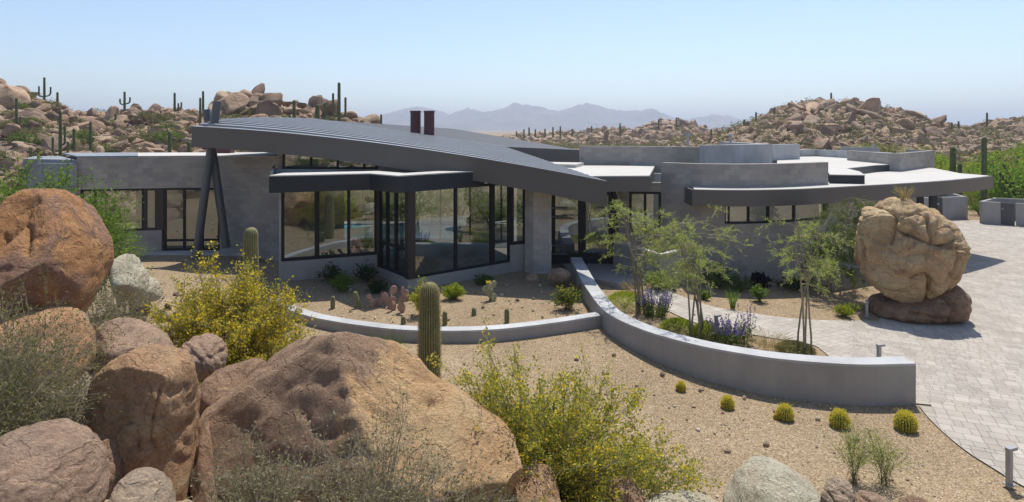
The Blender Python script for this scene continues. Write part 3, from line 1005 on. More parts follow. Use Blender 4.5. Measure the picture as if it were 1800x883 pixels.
# --- walls of the right wing
mb = MB()
mb.wall([ux(1018, 30.8), ux(1070, 30.5), ux(1130, 30.1), ux(1180, 29.6), ux(1229, 29.0)], 0, 5.19, 0.4)
hp(mb, 'tall_block_wall', M['block'])
mb = MB()
mb.wall([ux(1229.5, 28.95), ux(1239, 28.7), ux(1300, 29.8), ux(1357, 31.2)], 0, 5.28, 0.4)
mb.wall([ux(1357.5, 31.25), (ux(1357.5, 31.25)[0], 38)], 0, 5.27, 0.4)
mb.wall([ux(1345, 37), ux(1406, 39)], 0, 5.1, 0.4)
hp(mb, 'stucco_parapet', M['stucco_pale'])
DR = spline([Vector(ux(*q)) for q in ((1162, 25.0), (1200, 24.45), (1240, 24.05), (1300, 23.85), (1380, 24.25), (1456, 25.35), (1530, 27.0), (1612, 29.8))], 5)
uof = lambda p: 900 + F_PX * p.x / p.y
def drum(u0, u1):
    def at(u):
        for a, b in zip(DR[:-1], DR[1:]):
            if uof(a) <= u <= uof(b) + 1e-6: return a.lerp(b, (u - uof(a)) / (uof(b) - uof(a)))
        return DR[0].copy() if u < 1300 else DR[-1].copy()
    return [at(u0)] + [p.copy() for p in DR if u0 + .5 < uof(p) < u1 - .5] + [at(u1)]
mb = MB()
mb.wall(drum(1162.1, 1456), 3.16, 4.68, 0.35)
mb.wall(drum(1162.1, 1274), -.4, 3.16, 0.35)
mb.wall(drum(1274, 1456), -.4, 2.40, 0.35)
hp(mb, 'curved_block_wall', M['block'])
mb = MB()
mb.wall(drum(1456.3, 1611), -.4, 3.3, 0.35)
hp(mb, 'stucco_wall', M['stucco'])
W = drum(1274.5, 1455.5)
wq = [Vector((p.x, p.y + .1)) for p in W]
fb = MB(); pb = MB()
fb.wall(wq, 2.40, 2.47, .12); fb.wall(wq, 3.08, 3.16, .12)
marks = [1276, 1283, 1318, 1353, 1399, 1453]
for u in marks:
    q = drum(u - 1.4, u + 1.4); fb.wall([Vector((q[0].x, q[0].y + .095)), Vector((q[-1].x, q[-1].y + .095))], 2.47, 3.08, .12)
for a, b in zip(wq[:-1], wq[1:]): pb.face([(a.x, a.y + .05, 2.4), (b.x, b.y + .05, 2.4), (b.x, b.y + .05, 3.16), (a.x, a.y + .05, 3.16)])
o = hp(fb, 'strip_window', M['frame']); pb.build('pane', M['glass'], o, HL)
mb = MB(); mb.wall([(ux(1240, 27)[0], 27.6), (ux(1460, 27)[0], 28)], 0, 3.2, .2); hp(mb, 'interior_wall', M['plaster'])
# curved canopy with deep fascia
arc = spline([Vector(ux(*q)) for q in ((1217, 23.15), (1270, 22.95), (1331, 22.95), (1400, 23.3), (1456, 23.9), (1520, 24.75), (1600, 25.95), (1655, 27.0), (1705, 28.4), (1746, 30.0))], 5)
mb = MB()
mb.wall(arc, 3.18, 3.77, 0.1)
mb.wall([arc[-1], Vector(ux(1690, 31.6)), Vector(ux(1643, 36))], 3.18, 3.77, 0.1)
mb.wall([Vector((arc[0].x, 24.2)), arc[0]], 3.18, 3.77, 0.1)
hp(mb, 'canopy_fascia', M['fascia'])
inner = [(p.x, p.y + .1) for p in arc]
mb = MB()
mb.prism([(inner[0][0] + .1, inner[0][1])] + inner[1:-1] + [(arc[-1].x - .12, arc[-1].y + .1), ux(1688, 31.7), ux(1641, 36), ux(1560, 38), ux(1457, 38), ux(1457, 26.2), ux(1400, 25.0), ux(1300, 24.5), ux(1217, 24.5)], 3.25, 3.785)
hp(mb, 'curved_roof', M['white_roof'])
mb = MB()
up_poly = [ux(1457.5, 25.75), ux(1520, 25.45), ux(1511, 27.6), ux(1488, 29.8), ux(1540, 32.6), ux(1563, 33.2), ux(1570, 38), ux(1435, 43), ux(1366, 42), ux(1366, 31.0), ux(1457.5, 26.6)]
mb.prism(up_poly, 3.787, 4.12)
hp(mb, 'roof_riser', M['fascia_blue'])
mb = MB(); mb.prism([(x, y - (.02 if y < 26.5 else 0)) for x, y in up_poly], 4.123, 4.155); hp(mb, 'upper_roof', M['white_roof'])
mb = MB()
mb.wall([ux(1367, 42.2), ux(1435, 43.2), ux(1563, 37.2)], 3.8, 4.62, .3)
mb.wall([ux(1480, 46), ux(1546, 45.5)], 3.0, 4.72, .3)
hp(mb, 'stucco_parapet', M['stucco_pale'])
mb = MB()
mb.wall([(ux(1563, 33.4)[0], 37.6), ux(1561, 33.3), ux(1582, 33.0), ux(1643, 37.6), ux(1600, 39.5)], 3.7, 4.74, .3)
hp(mb, 'block_parapet', M['block'])
for a_, b_ in ((1615, 30.2), (1640, 35.0)):
    mb = MB(); mb.box((ux(a_, b_)[0], b_, 1.6), (.3, .3, 3.3)); hp(mb, 'carport_post', M['steel'])
mb = MB(); mb.wall([ux(1480, 34.5), ux(1612, 35.5)], -.2, 3.25, .2); hp(mb, 'carport_wall', M['stucco'])
# small roof vents
for u, v0, v1, Y in ((1209, 235, 258, 33), (1284, 236, 256, 33.5), (1535, 254, 268, 46), (299, 271, 277, 31)):
    p, q = pt(u, v1 + 3, Y), pt(u, v0, Y)
    mb = MB(); mb.tube(p, q, .07, n=10); mb.tube((q.x, q.y, q.z - .12), q, .12, n=10)
    hp(mb, 'roof_vent', M['galv'])

# ------------------------------------------------------------------ free-standing walls
def wall_thing(name, pts, zb, zt, t, label, cat='wall', capmat=None, mat='stucco', caph=.05, over=.03):
    c = pts[len(pts) // 2]
    loc = (c[0], c[1], min(zb) if isinstance(zb, (list, tuple)) else zb)
    r = empty(name, loc, label, cat)
    mb = MB()
    zt2 = [z - caph for z in zt] if isinstance(zt, (list, tuple)) else zt - caph
    mb.wall(pts, zb, zt2, t)
    mb.build('wall_body', M[mat], r, loc)
    cb = MB()
    P = [Vector(p) for p in pts]
    lo_ = zt2
    cb.wall([p + Vector((0, -.002)) for p in P], lo_, zt, t + .004)
    cb.build('wall_cap', M[capmat or 'stucco_pale'], r, loc)
    return r

gw = spline([Vector(ux(*q)) for q in ((1003, 23.9), (1012, 22.2), (1030, 19.9), (1064, 17.45), (1128, 15.95), (1219, 14.85), (1310, 14.2), (1391, 13.83), (1505, 13.57), (1610, 13.62))], 6)
zt = []
for p in gw:
    u = uof(p); zt.append(float(np.interp(u, [1003, 1030, 1064, 1128, 1610], [1.12, 0.98, .93, .91, .91])))
wall_thing('garden_wall', gw, [-0.3] * len(gw), zt, 0.42, 'long curved blue grey stucco wall sweeping from entry column to paved drive')
rw = spline([Vector(ux(*q)) for q in ((470, 19.4), (496, 18.55), (541, 17.7), (587, 17.2), (633, 16.85), (700, 16.5), (779, 16.38), (850, 16.45), (907, 16.66), (985, 17.15), (1058, 17.75))], 5)
wall_thing('garden_wall', rw, 0.05, 0.735, 0.34, 'low curved stucco kerb wall ringing the cactus bed below the bay window')
cw = [Vector(ux(*q)) for q in ((1078, 24.7), (1120, 23.4), (1160, 22.15), (1185, 22.6), (1210, 23.2))]
wall_thing('courtyard_wall', cw, 0.1, 1.58, 0.22, 'short pale capped wall with an angled corner beside the entry doors', capmat='white_roof', mat='stucco')

def enclosure(u0, u1, gate0, gate1, Yf, depth, h, label, shift=0.4, skew=0.0):
    a, b = Vector(ux(u0, Yf)), Vector(ux(u1, Yf + skew))
    loc = (a.x, a.y, -.1)
    r = empty('utility_enclosure', loc, label, 'enclosure')
    g0, g1_ = Vector(ux(gate0, Yf + skew * (gate0 - u0) / (u1 - u0))), Vector(ux(gate1, Yf + skew * (gate1 - u0) / (u1 - u0)))
    mb = MB()
    mb.wall([a, g0], -.1, h, .2); mb.wall([g1_, b], -.1, h, .2)
    mb.wall([b + Vector((0, .2)), b + Vector((shift, depth))], -.1, h, .2)
    mb.wall([a + Vector((shift, depth)), a + Vector((0, .2))], -.1, h, .2)
    mb.wall([a + Vector((shift, depth + .003)), b + Vector((shift, depth + .003))], -.1, h, .2)
    mb.build('enclosure_wall', M['stucco'], r, loc)
    mb = MB(); mb.wall([g0 + Vector((.03, .06)), g1_ + Vector((-.03, .06))], .03, h - .03, .06)
    g = mb.build('gate', M['gate'], r, loc)
    mb = MB(); mb.box((g0.x + .14, g0.y + .02, h * .72), (.1, .08, .1)); mb.build('latch', M['galv'], g, loc)
enclosure(1620, 1701, 1645, 1657, 41.0, 3.2, 1.52, 'grey stucco utility enclosure under the canopy end with a narrow dark gate', shift=0.9, skew=0.8)
enclosure(1726, 1830, 1759, 1786, 39.8, 2.2, 1.42, 'open topped stucco utility enclosure at right edge with a wide dark gate', shift=2.4, skew=-1.6)

# ------------------------------------------------------------------ path bollards
def bollard(u, vb, h, label, rz):
    p = hit(u, vb)
    r = empty('path_light', (p.x, p.y, p.z), label, 'path light', 'bollard lights along the paving', rz)
    mb = MB(); mb.box((0, 0, h / 2), (.075, .075, h)); mb.build('post', M['bollard'], r)
    mb = MB(); mb.box((0.05, 0, h + .025), (.20, .085, .05)); mb.build('lamp_head', M['bollard'], r)
    mb = MB(); mb.box((0, 0, .06), (.14, .14, .02)); mb.build('base_plate', M['bollard'], r)
bollard(1774, 858, .62, 'grey bollard light at the gravel edge of the drive, bottom right corner', R(20))
bollard(1545, 660, .70, 'grey bollard light standing just behind the end of the long curved wall', R(15))
bollard(1524, 560, .50, 'grey bollard light in front of the big balanced boulder', R(60))
bollard(1259, 592, .55, 'short grey bollard light among the purple flowers', R(30))
bollard(1186, 510, .55, 'small grey bollard light at path edge beside the courtyard wall', R(40))

# ------------------------------------------------------------------ boulders
_ICO = {}
def ico(sub):
    if sub not in _ICO:
        import bmesh
        bm = bmesh.new()
        bmesh.ops.create_icosphere(bm, subdivisions=sub, radius=1.0)
        V = np.array([v.co[:] for v in bm.verts]); F = np.array([[v.index for v in f.verts] for f in bm.faces])
        bm.free()
        _ICO[sub] = (V, F)
    return _ICO[sub]


def fbm(P, scale, octs, seed, ridged=False):
    o = Vector((seed * 7.13, seed * 3.7, seed * 1.9))
    f = noise.ridged_multi_fractal if ridged else None
    if ridged:
        return np.array([noise.ridged_multi_fractal(Vector(p) * scale + o, 1.0, 2.1, octs, 1.0, 2.0) for p in P])
    return np.array([noise.fractal(Vector(p) * scale + o, 0.75, 2.15, octs) for p in P])


def facet(P, rg, n, lo, hi, soft=0.88):
    for _ in range(n):
        d = rg.normal(size=3); d /= np.linalg.norm(d)
        c = rg.uniform(lo, hi)
        k = P @ d - c
        P = P - np.outer(np.maximum(k, 0) * soft, d)
    return P


def rock_proto(name, seed, sub, mat, flat=0.8, rough=0.10):
    rg = np.random.default_rng(seed)
    V, F = ico(sub)
    P = facet(V.copy(), rg, 11, 0.42, 0.8, .97)
    P *= np.array([rg.uniform(.85, 1.3), rg.uniform(.75, 1.1), rg.uniform(.55, .95) * flat / .8])
    n = fbm(V, 2.2, 4, seed)
    P = P * (1 + rough * n)[:, None]
    return mesh_np(name, P, F, mat, smooth=sub >= 3)


def star_radius(poly, c, th):
    """radius of a traced outline at angles th round c"""
    P = np.array(poly) - np.array(c)
    Q = np.roll(P, -1, 0)
    r = np.zeros_like(th)
    dx, dy = np.cos(th), np.sin(th)
    for a, b in zip(P, Q):
        e = b - a
        den = dx * e[1] - dy * e[0]
        with np.errstate(divide='ignore', invalid='ignore'):
            t = (a[0] * e[1] - a[1] * e[0]) / den
            s = (a[0] * dy - a[1] * dx) / den
        ok = (np.abs(den) > 1e-9) & (t > 0) & (s >= -1e-6) & (s <= 1 + 1e-6)
        r = np.where(ok & (t > r), t, r)
    return r


def outline_rock(outline, Y, T, mat, label, seed, sub=6, rough=0.05, facets=0, cuts=(), lumps=0.0, lump_scale=1.2, group=None, name='boulder', cat='boulder', ctr=None, ledge=0.0, lift=0.0, fiss=(), fw=.03, fd=.05, bulge=0.0, fsoft=.7, flo=.6, fhi=.92, fitv=False):
    rg = np.random.default_rng(seed)
    pts = [(p[0], p[2]) for p in (pt(u, v, Y) for u, v in outline)]
    sp = [(p.x, p.y) for p in spline([Vector(p) for p in pts] + [Vector(pts[0])], 5)]
    c = np.mean(np.array(sp), 0) if ctr is None else np.array([pt(*ctr, Y)[0], pt(*ctr, Y)[2]])
    V, F = ico(sub)
    th = np.arctan2(V[:, 2], V[:, 0])
    grid = np.linspace(-math.pi, math.pi, 721)
    Rg = star_radius(sp, c, grid)
    Rg[Rg == 0] = Rg[Rg > 0].mean()
    Rv = np.interp(th, grid, Rg)
    s = np.sqrt(V[:, 0] ** 2 + V[:, 2] ** 2)
    g = np.clip(s, 0, 1) ** 0.80
    P = np.stack([Rv * g * np.cos(th), T * np.sign(V[:, 1]) * np.abs(V[:, 1]) ** 0.9, Rv * g * np.sin(th)], -1)
    size = float(Rg.mean())
    for (n, dd) in cuts:                       # planes that shear off a flat face
        n = np.array(n, float); n /= np.linalg.norm(n)
        k = P @ n - dd * size
        P = P - np.outer(np.maximum(k, 0) * 0.93, n)
    if facets:
        P = facet(P / size, rg, facets, flo, fhi, fsoft) * size
    d = P / (np.linalg.norm(P, axis=1)[:, None] + 1e-6)
    n1 = fbm(P / size, 1.5, 3, seed) * rough * 1.2
    n2 = fbm(P, 3.2, 6, seed + 3) * 0.026
    disp = n1 * size + n2
    if lumps:
        o = Vector((seed, seed * 2.1, 0))
        w = np.array([noise.noise_vector(Vector(p) * 0.9 + o)[:] for p in P]) * 0.6
        cell = []
        for p, ww in zip(P, w):
            f = noise.voronoi((Vector(p) + Vector(ww)) * lump_scale + o)[0]
            cell.append(min(f[1] - f[0], 0.20) / 0.20)
        cell = np.array(cell)
        disp = disp + lumps * (cell ** .6 - 0.95)
    if ledge:
        r = fbm(P * np.array([1, 1, 2.2]), 1.1, 4, seed + 9, True)
        disp = disp - ledge * np.clip(r - r.mean(), 0, 1.5)
    if fiss:                                   # splits that run over the face of the stone
        D = np.full(len(P), 9.0)
        for line in fiss:
            q = spline([Vector((pt(u, v, Y)[0] - c[0], pt(u, v, Y)[2] - c[1])) for u, v in line], 6)
            for a, b in zip(q[:-1], q[1:]):
                ab = np.array(b - a); t = np.clip(((P[:, 0] - a.x) * ab[0] + (P[:, 2] - a.y) * ab[1]) / (ab @ ab + 1e-9), 0, 1)
                D = np.minimum(D, np.hypot(P[:, 0] - a.x - t * ab[0], P[:, 2] - a.y - t * ab[1]))
        D = D + 0.35 * fw * n1 / max(1e-6, np.abs(n1).max())
        face = P[:, 1] < T * .45
        disp = disp - np.where(face, fd * np.exp(-np.abs(D) / fw), 0) + np.where(face, bulge * (1 - np.exp(-(D / (fw * 5)) ** 2)), 0)
    P = P + d * disp[:, None]
    # keep the stone as wide and tall as the traced outline says once its depth is added
    ol = np.array([(u, v) for u, v in outline], float)
    c = np.array(c, float)
    for _ in range(4):
        W = P + np.array([c[0], Y, c[1]])
        uu = 900 + F_PX * W[:, 0] / W[:, 1]; vv = V_HOR - F_PX * (W[:, 2] - CAM_H) / W[:, 1]
        su = (ol[:, 0].max() - ol[:, 0].min()) / (uu.max() - uu.min()); sv = (ol[:, 1].max() - ol[:, 1].min()) / (vv.max() - vv.min())
        sv = sv if fitv else max(su, sv)
        P[:, 0] *= su; P[:, 2] *= sv
        W = P + np.array([c[0], Y, c[1]])
        uu = 900 + F_PX * W[:, 0] / W[:, 1]; vv = V_HOR - F_PX * (W[:, 2] - CAM_H) / W[:, 1]
        c[0] += (ol[:, 0].max() - uu.max() + ol[:, 0].min() - uu.min()) / 2 * Y / F_PX
        c[1] -= (ol[:, 1].min() - vv.min()) * Y / F_PX
    me = mesh_np(name, P, F, mat, smooth=True)
    o = link(name, me)
    o.location = (c[0], Y, c[1] + lift)
    return tag(o, label, cat, group)


RK = {}
def _k(c, f): return tuple(min(.62, x * f * w) for x, w in zip(c, (1.08, 1.0, .87)))
def rk(key, cols, varnish, vamt, f=1.4, fv=1.35, **kw): RK[key] = m_rock(key + '_granite', tuple(_k(c, f) for c in cols), _k(varnish, fv), vamt, **kw)
rk('rust', ((0.26, 0.135, 0.068), (0.36, 0.20, 0.10), (0.42, 0.265, 0.15)), (0.165, 0.105, 0.085), 0.46, 1.38)
rk('orange', ((0.27, 0.155, 0.09), (0.36, 0.22, 0.13), (0.42, 0.285, 0.18)), (0.17, 0.10, 0.075), 0.2, 1.5)
rk('tan', ((0.26, 0.16, 0.098), (0.34, 0.222, 0.14), (0.43, 0.32, 0.215)), (0.18, 0.12, 0.09), 0.22, 1.5)
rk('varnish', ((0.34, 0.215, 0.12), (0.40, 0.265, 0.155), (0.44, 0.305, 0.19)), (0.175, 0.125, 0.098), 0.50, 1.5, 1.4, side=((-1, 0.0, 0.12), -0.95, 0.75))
rk('pink', ((0.25, 0.178, 0.138), (0.32, 0.235, 0.185), (0.40, 0.31, 0.25)), (0.18, 0.13, 0.11), 0.4)
rk('grey', ((0.28, 0.225, 0.175), (0.36, 0.30, 0.245), (0.42, 0.365, 0.305)), (0.17, 0.14, 0.12), 0.3, 1.3)
rk('white', ((0.36, 0.29, 0.23), (0.46, 0.40, 0.335), (0.50, 0.455, 0.395)), (0.26, 0.20, 0.16), 0.22, 1.42, 1.5)
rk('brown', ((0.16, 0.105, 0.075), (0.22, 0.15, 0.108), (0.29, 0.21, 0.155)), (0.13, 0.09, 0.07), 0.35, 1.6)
rk('feature', ((0.29, 0.205, 0.13), (0.385, 0.285, 0.185), (0.45, 0.345, 0.24)), (0.19, 0.12, 0.08), 0.30, 1.55, scale=0.8, bump=1.0)

outline_rock([(-90, 430), (-70, 355), (0, 331), (60, 333), (95, 343), (140, 377), (178, 420), (192, 452), (194, 520), (188, 565), (160, 588), (110, 575), (50, 545), (-70, 540)],
             9.6, 1.35, RK['rust'], 'huge rust brown boulder with cracked varnish leaning at the left edge', 21, cuts=(((0.15, -0.75, 0.62), 0.62), ((.55, -.5, -.5), .75)), rough=0.03, ledge=.05, facets=5, flo=.9, fhi=1.1, fsoft=.9, fw=.022, fd=.075, fiss=[[(-20, 398), (30, 393), (52, 365), (85, 345)], [(48, 396), (62, 404), (76, 394), (86, 380), (80, 358)], [(86, 380), (106, 388), (122, 405), (140, 428)], [(0, 410), (32, 416), (58, 411)], [(60, 404), (62, 440), (90, 470), (95, 520)]])
outline_rock([(-80, 640), (-50, 560), (20, 538), (80, 536), (120, 550), (150, 585), (168, 625), (165, 690), (100, 720), (-40, 720)],
             9.0, 0.9, RK['orange'], 'rounded orange boulder tucked under the huge rust brown boulder', 22, rough=0.05)
outline_rock([(147, 690), (153, 650), (172, 622), (215, 604), (285, 605), (335, 616), (353, 640), (352, 690), (342, 760), (348, 830), (335, 900), (260, 905), (198, 855), (165, 800), (152, 740)],
             7.6, 0.75, RK['tan'], 'barrel shaped tan boulder standing upright in the left foreground', 23, cuts=(((0.0, -1, 0.25), 0.62), ((.8, -.6, .1), .85)), rough=0.04, ledge=.05, facets=7, flo=.72, fhi=1.0, fsoft=.9, fw=.015, fd=.05, fiss=[[(330, 640), (322, 700), (330, 760), (325, 850)], [(172, 650), (180, 700), (172, 760)], [(260, 690), (290, 700), (300, 730)]])
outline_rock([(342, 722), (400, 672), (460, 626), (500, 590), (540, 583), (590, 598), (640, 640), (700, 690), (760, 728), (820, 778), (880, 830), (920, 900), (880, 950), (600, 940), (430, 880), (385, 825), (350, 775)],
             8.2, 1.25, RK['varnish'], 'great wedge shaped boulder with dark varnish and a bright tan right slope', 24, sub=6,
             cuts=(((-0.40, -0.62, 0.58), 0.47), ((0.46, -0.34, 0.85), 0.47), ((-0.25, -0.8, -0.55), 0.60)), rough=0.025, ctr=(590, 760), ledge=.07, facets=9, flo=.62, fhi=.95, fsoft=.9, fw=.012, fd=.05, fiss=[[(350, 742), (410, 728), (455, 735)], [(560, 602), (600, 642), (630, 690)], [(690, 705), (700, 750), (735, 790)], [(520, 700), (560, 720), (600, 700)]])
outline_rock([(-90, 910), (-80, 765), (0, 735), (60, 738), (108, 760), (150, 792), (177, 835), (193, 890), (190, 970), (-60, 970)],
             5.8, 0.65, RK['pink'], 'smooth pinkish grey boulder filling the bottom left corner', 25, rough=0.035, ledge=.03, fw=.012, fd=.04, fiss=[[(-20, 785), (20, 790), (45, 800)], [(-20, 850), (20, 852), (40, 870), (45, 900)]])
outline_rock([(182, 862), (194, 830), (220, 821), (260, 840), (302, 885), (312, 950), (190, 950)], 6.2, 0.35, RK['grey'], 'small grey slab wedged beside the bottom left corner boulder', 26, rough=0.05, sub=5)
outline_rock([(304, 612), (328, 589), (355, 585), (386, 604), (401, 635), (385, 668), (330, 670), (306, 642)], 10.4, 0.5, RK['pink'], 'small pitted pinkish boulder below the left yellow bush', 27, lumps=.05, lump_scale=3, sub=5)
outline_rock([(340, 700), (360, 658), (400, 638), (456, 630), (480, 660), (450, 710), (380, 725)], 9.4, 0.6, RK['brown'], 'dark brown boulder half hidden behind the great wedge boulder', 28, facets=4, sub=5)
outline_rock([(160, 620), (180, 572), (215, 558), (260, 580), (295, 602), (310, 650), (190, 665)], 10.2, 0.7, RK['pink'], 'pinkish flat slab behind the barrel shaped tan boulder', 29, facets=4, sub=5)
outline_rock([(52, 765), (66, 702), (106, 668), (150, 662), (175, 720), (170, 795), (80, 800)], 7.9, 0.55, RK['grey'], 'pale grey boulder behind bare twigs on the left', 30, facets=3, sub=5)
outline_rock([(136, 790), (165, 768), (215, 800), (232, 850), (200, 905), (140, 870)], 6.9, 0.4, RK['brown'], 'dark shaded slab between the corner boulder and the barrel shaped boulder', 31, facets=3, sub=5)
outline_rock([(330, 740), (350, 770), (385, 820), (430, 870), (470, 910), (380, 930), (330, 880)], 8.0, 0.55, RK['brown'], 'dark brown stone in the gap under the great wedge boulder', 32, facets=3, sub=5)
outline_rock([(1272, 880), (1298, 832), (1340, 806), (1390, 801), (1440, 824), (1462, 852), (1475, 905), (1270, 915)], 8.6, 0.7, RK['white'], 'white topped boulder at the bottom edge of the gravel', 33, rough=0.05, sub=5, ledge=.03)
outline_rock([(1115, 890), (1150, 868), (1230, 861), (1292, 872), (1310, 915), (1115, 920)], 8.0, 0.6, RK['white'], 'low flat pale boulder cut off by the bottom frame edge', 34, rough=0.05, sub=5)
outline_rock([(1440, 880), (1452, 855), (1480, 840), (1500, 837), (1508, 862), (1512, 910), (1445, 915)], 7.6, 0.3, RK['grey'], 'jagged upright grey brown rock beside the white topped boulder', 35, facets=6, sub=5, lumps=.04, lump_scale=4)
outline_rock([(1495, 895), (1510, 868), (1545, 862), (1575, 872), (1590, 910), (1500, 915)], 7.5, 0.3, RK['pink'], 'middle one of the jagged low rocks along the bottom edge', 36, facets=5, sub=5, lumps=.04, lump_scale=4)
outline_rock([(1575, 900), (1590, 870), (1620, 872), (1650, 878), (1660, 915), (1580, 915)], 7.5, 0.3, RK['brown'], 'rightmost of the jagged low rocks along the bottom edge', 37, facets=5, sub=5, lumps=.04, lump_scale=4)
outline_rock([(1060, 895), (1075, 850), (1105, 838), (1130, 850), (1145, 905), (1070, 915)], 8.3, 0.5, RK['brown'], 'brown boulder under the right yellow flowering bush', 38, facets=5, sub=5)
outline_rock([(860, 880), (890, 830), (935, 815), (975, 840), (990, 905), (880, 915)], 8.1, 0.5, RK['tan'], 'shaded tan boulder at the foot of the right yellow flowering bush', 39, facets=5, sub=5)
outline_rock([(192, 505), (205, 455), (225, 446), (245, 470), (262, 495), (255, 530), (205, 530)], 14.0, 0.6, RK['white'], 'pale pinkish white boulder below the left windows', 40, facets=4, sub=5)
outline_rock([(225, 525), (240, 490), (262, 486), (282, 505), (285, 535), (235, 540)], 14.6, 0.5, RK['white'], 'smaller pale stone right of the pinkish white boulder', 41, facets=4, sub=4)
outline_rock([(175, 470), (182, 446), (198, 440), (212, 455), (212, 480), (180, 485)], 15.2, 0.5, RK['pink'], 'small stone peeping out beside the huge rust brown boulder', 42, facets=4, sub=4)
outline_rock([(250, 590), (265, 572), (290, 566), (310, 580), (310, 605), (255, 610)], 12.0, 0.4, RK['grey'], 'grey stone in the rubble near the dark barrel cactus', 43, facets=4, sub=4)

for i, (poly, Y, T, k, lab) in enumerate([
        ([(195, 905), (215, 880), (260, 868), (305, 885), (320, 930), (200, 940)], 6.9, .3, 'brown', 'shaded brown stone at the foot of the barrel shaped boulder'),
        ([(300, 905), (330, 885), (380, 880), (420, 900), (430, 940), (310, 945)], 6.8, .35, 'grey', 'shaded grey stone under the dry brush at the bottom edge'),
        ([(420, 915), (450, 890), (520, 880), (580, 900), (590, 945), (430, 950)], 6.6, .4, 'tan', 'low tan stone under the dry brush at the bottom edge')]):
    outline_rock(poly, Y, T, RK[k], lab, 70 + i, facets=4, sub=5)

# the balanced boulder on the drive
FB = [(1501, 397), (1514, 374), (1548, 360), (1586, 346), (1620, 354), (1645, 367), (1671, 385), (1684, 406), (1705, 413), (1707, 430), (1691, 440), (1684, 466), (1674, 487), (1640, 515), (1599, 533), (1552, 538), (1531, 522), (1514, 497), (1505, 470), (1507, 436)]
outline_rock(FB, 20.4, 1.55, RK['feature'], 'giant lumpy tan boulder balanced on a dark rock beside the drive', 51, sub=7, fitv=True, rough=0.035, lumps=0.10, lump_scale=0.85, ledge=.09, facets=16, flo=.74, fhi=1.0, fsoft=.95,
             fw=.05, fd=.26, bulge=.03, fiss=[
             [(1641, 372), (1646, 400), (1638, 425), (1632, 450), (1622, 476)], [(1540, 388), (1565, 402), (1588, 413), (1612, 415), (1638, 407)],
             [(1549, 360), (1541, 390), (1535, 420)], [(1592, 372), (1586, 393), (1590, 413)], [(1560, 478), (1580, 468), (1592, 480), (1602, 530)], [(1614, 352), (1616, 375), (1610, 390)]])
outline_rock([(1522, 560), (1534, 534), (1590, 522), (1640, 500), (1684, 490), (1706, 508), (1709, 546), (1690, 564), (1610, 570), (1560, 568)], 20.1, 1.25, RK['brown'], 'dark brown base rock that carries the giant lumpy boulder', 52, rough=0.05, lumps=0.08, lump_scale=0.8, sub=6, fitv=True, facets=0, fw=.05, fd=.2, fiss=[[(1636, 505), (1640, 525), (1632, 545), (1640, 566)], [(1560, 540), (1600, 545), (1632, 545)]])
outline_rock([(918, 492), (925, 482), (938, 480), (948, 490), (944, 498), (922, 498)], 22.6, 0.25, RK['pink'], 'small brown stone at the foot of the block column', 53, facets=5, sub=4, name='stone', cat='stone')
outline_rock([(962, 488), (970, 474), (990, 471), (1004, 478), (1002, 491), (975, 494)], 22.0, 0.35, RK['pink'], 'pinkish stone between block column and long curved wall', 54, facets=5, sub=4, name='stone', cat='stone')

# --- boulders heaped on the hills
HR = m_hillrock('hill_granite')
NP = 14
PROTO3 = [rock_proto('boulder', 100 + i, 3, HR) for i in range(NP)]
rgh = np.random.default_rng(5)


def seed_hill(n, ulo, uhi, Ylo, Yhi, slo, shi, thin=None):
    out = []
    while len(out) < n:
        Y = math.sqrt(rgh.uniform(Ylo ** 2, Yhi ** 2))
        u = rgh.uniform(ulo, uhi)
        x = (u - 900) / F_PX * Y
        k = noise.fractal(Vector((x * .09, Y * .09, 7)), .9, 2, 3)
        if k < -0.08 and rgh.random() < .82: continue
        s = slo * (shi / slo) ** (rgh.random() ** 2.1)
        out.append((x, Y, s))
    return np.array(out)


LH = np.vstack([seed_hill(4600, -120, 690, 40, 90, 0.32, 1.2), seed_hill(50, 385, 475, 74, 90, 1.2, 2.4), seed_hill(26, 500, 660, 76, 90, 1.0, 2.0), seed_hill(30, -40, 60, 74, 90, 1.2, 2.3), seed_hill(26, 0, 660, 50, 80, 1.1, 1.8)])
RH = np.vstack([seed_hill(9000, 1180, 1900, 84, 158, 0.34, 1.35), seed_hill(60, 1380, 1650, 110, 150, 1.6, 2.6)])
MH = seed_hill(2600, 860, 1330, 195, 268, 0.7, 2.4)
BK = np.array([(rgh.uniform(-16, 14), rgh.uniform(-22, -2.5), rgh.uniform(.35, 1.1)) for _ in range(70)] + [(rgh.uniform(-38, -19), rgh.uniform(-6, 20), rgh.uniform(.4, 1.6)) for _ in range(90)])


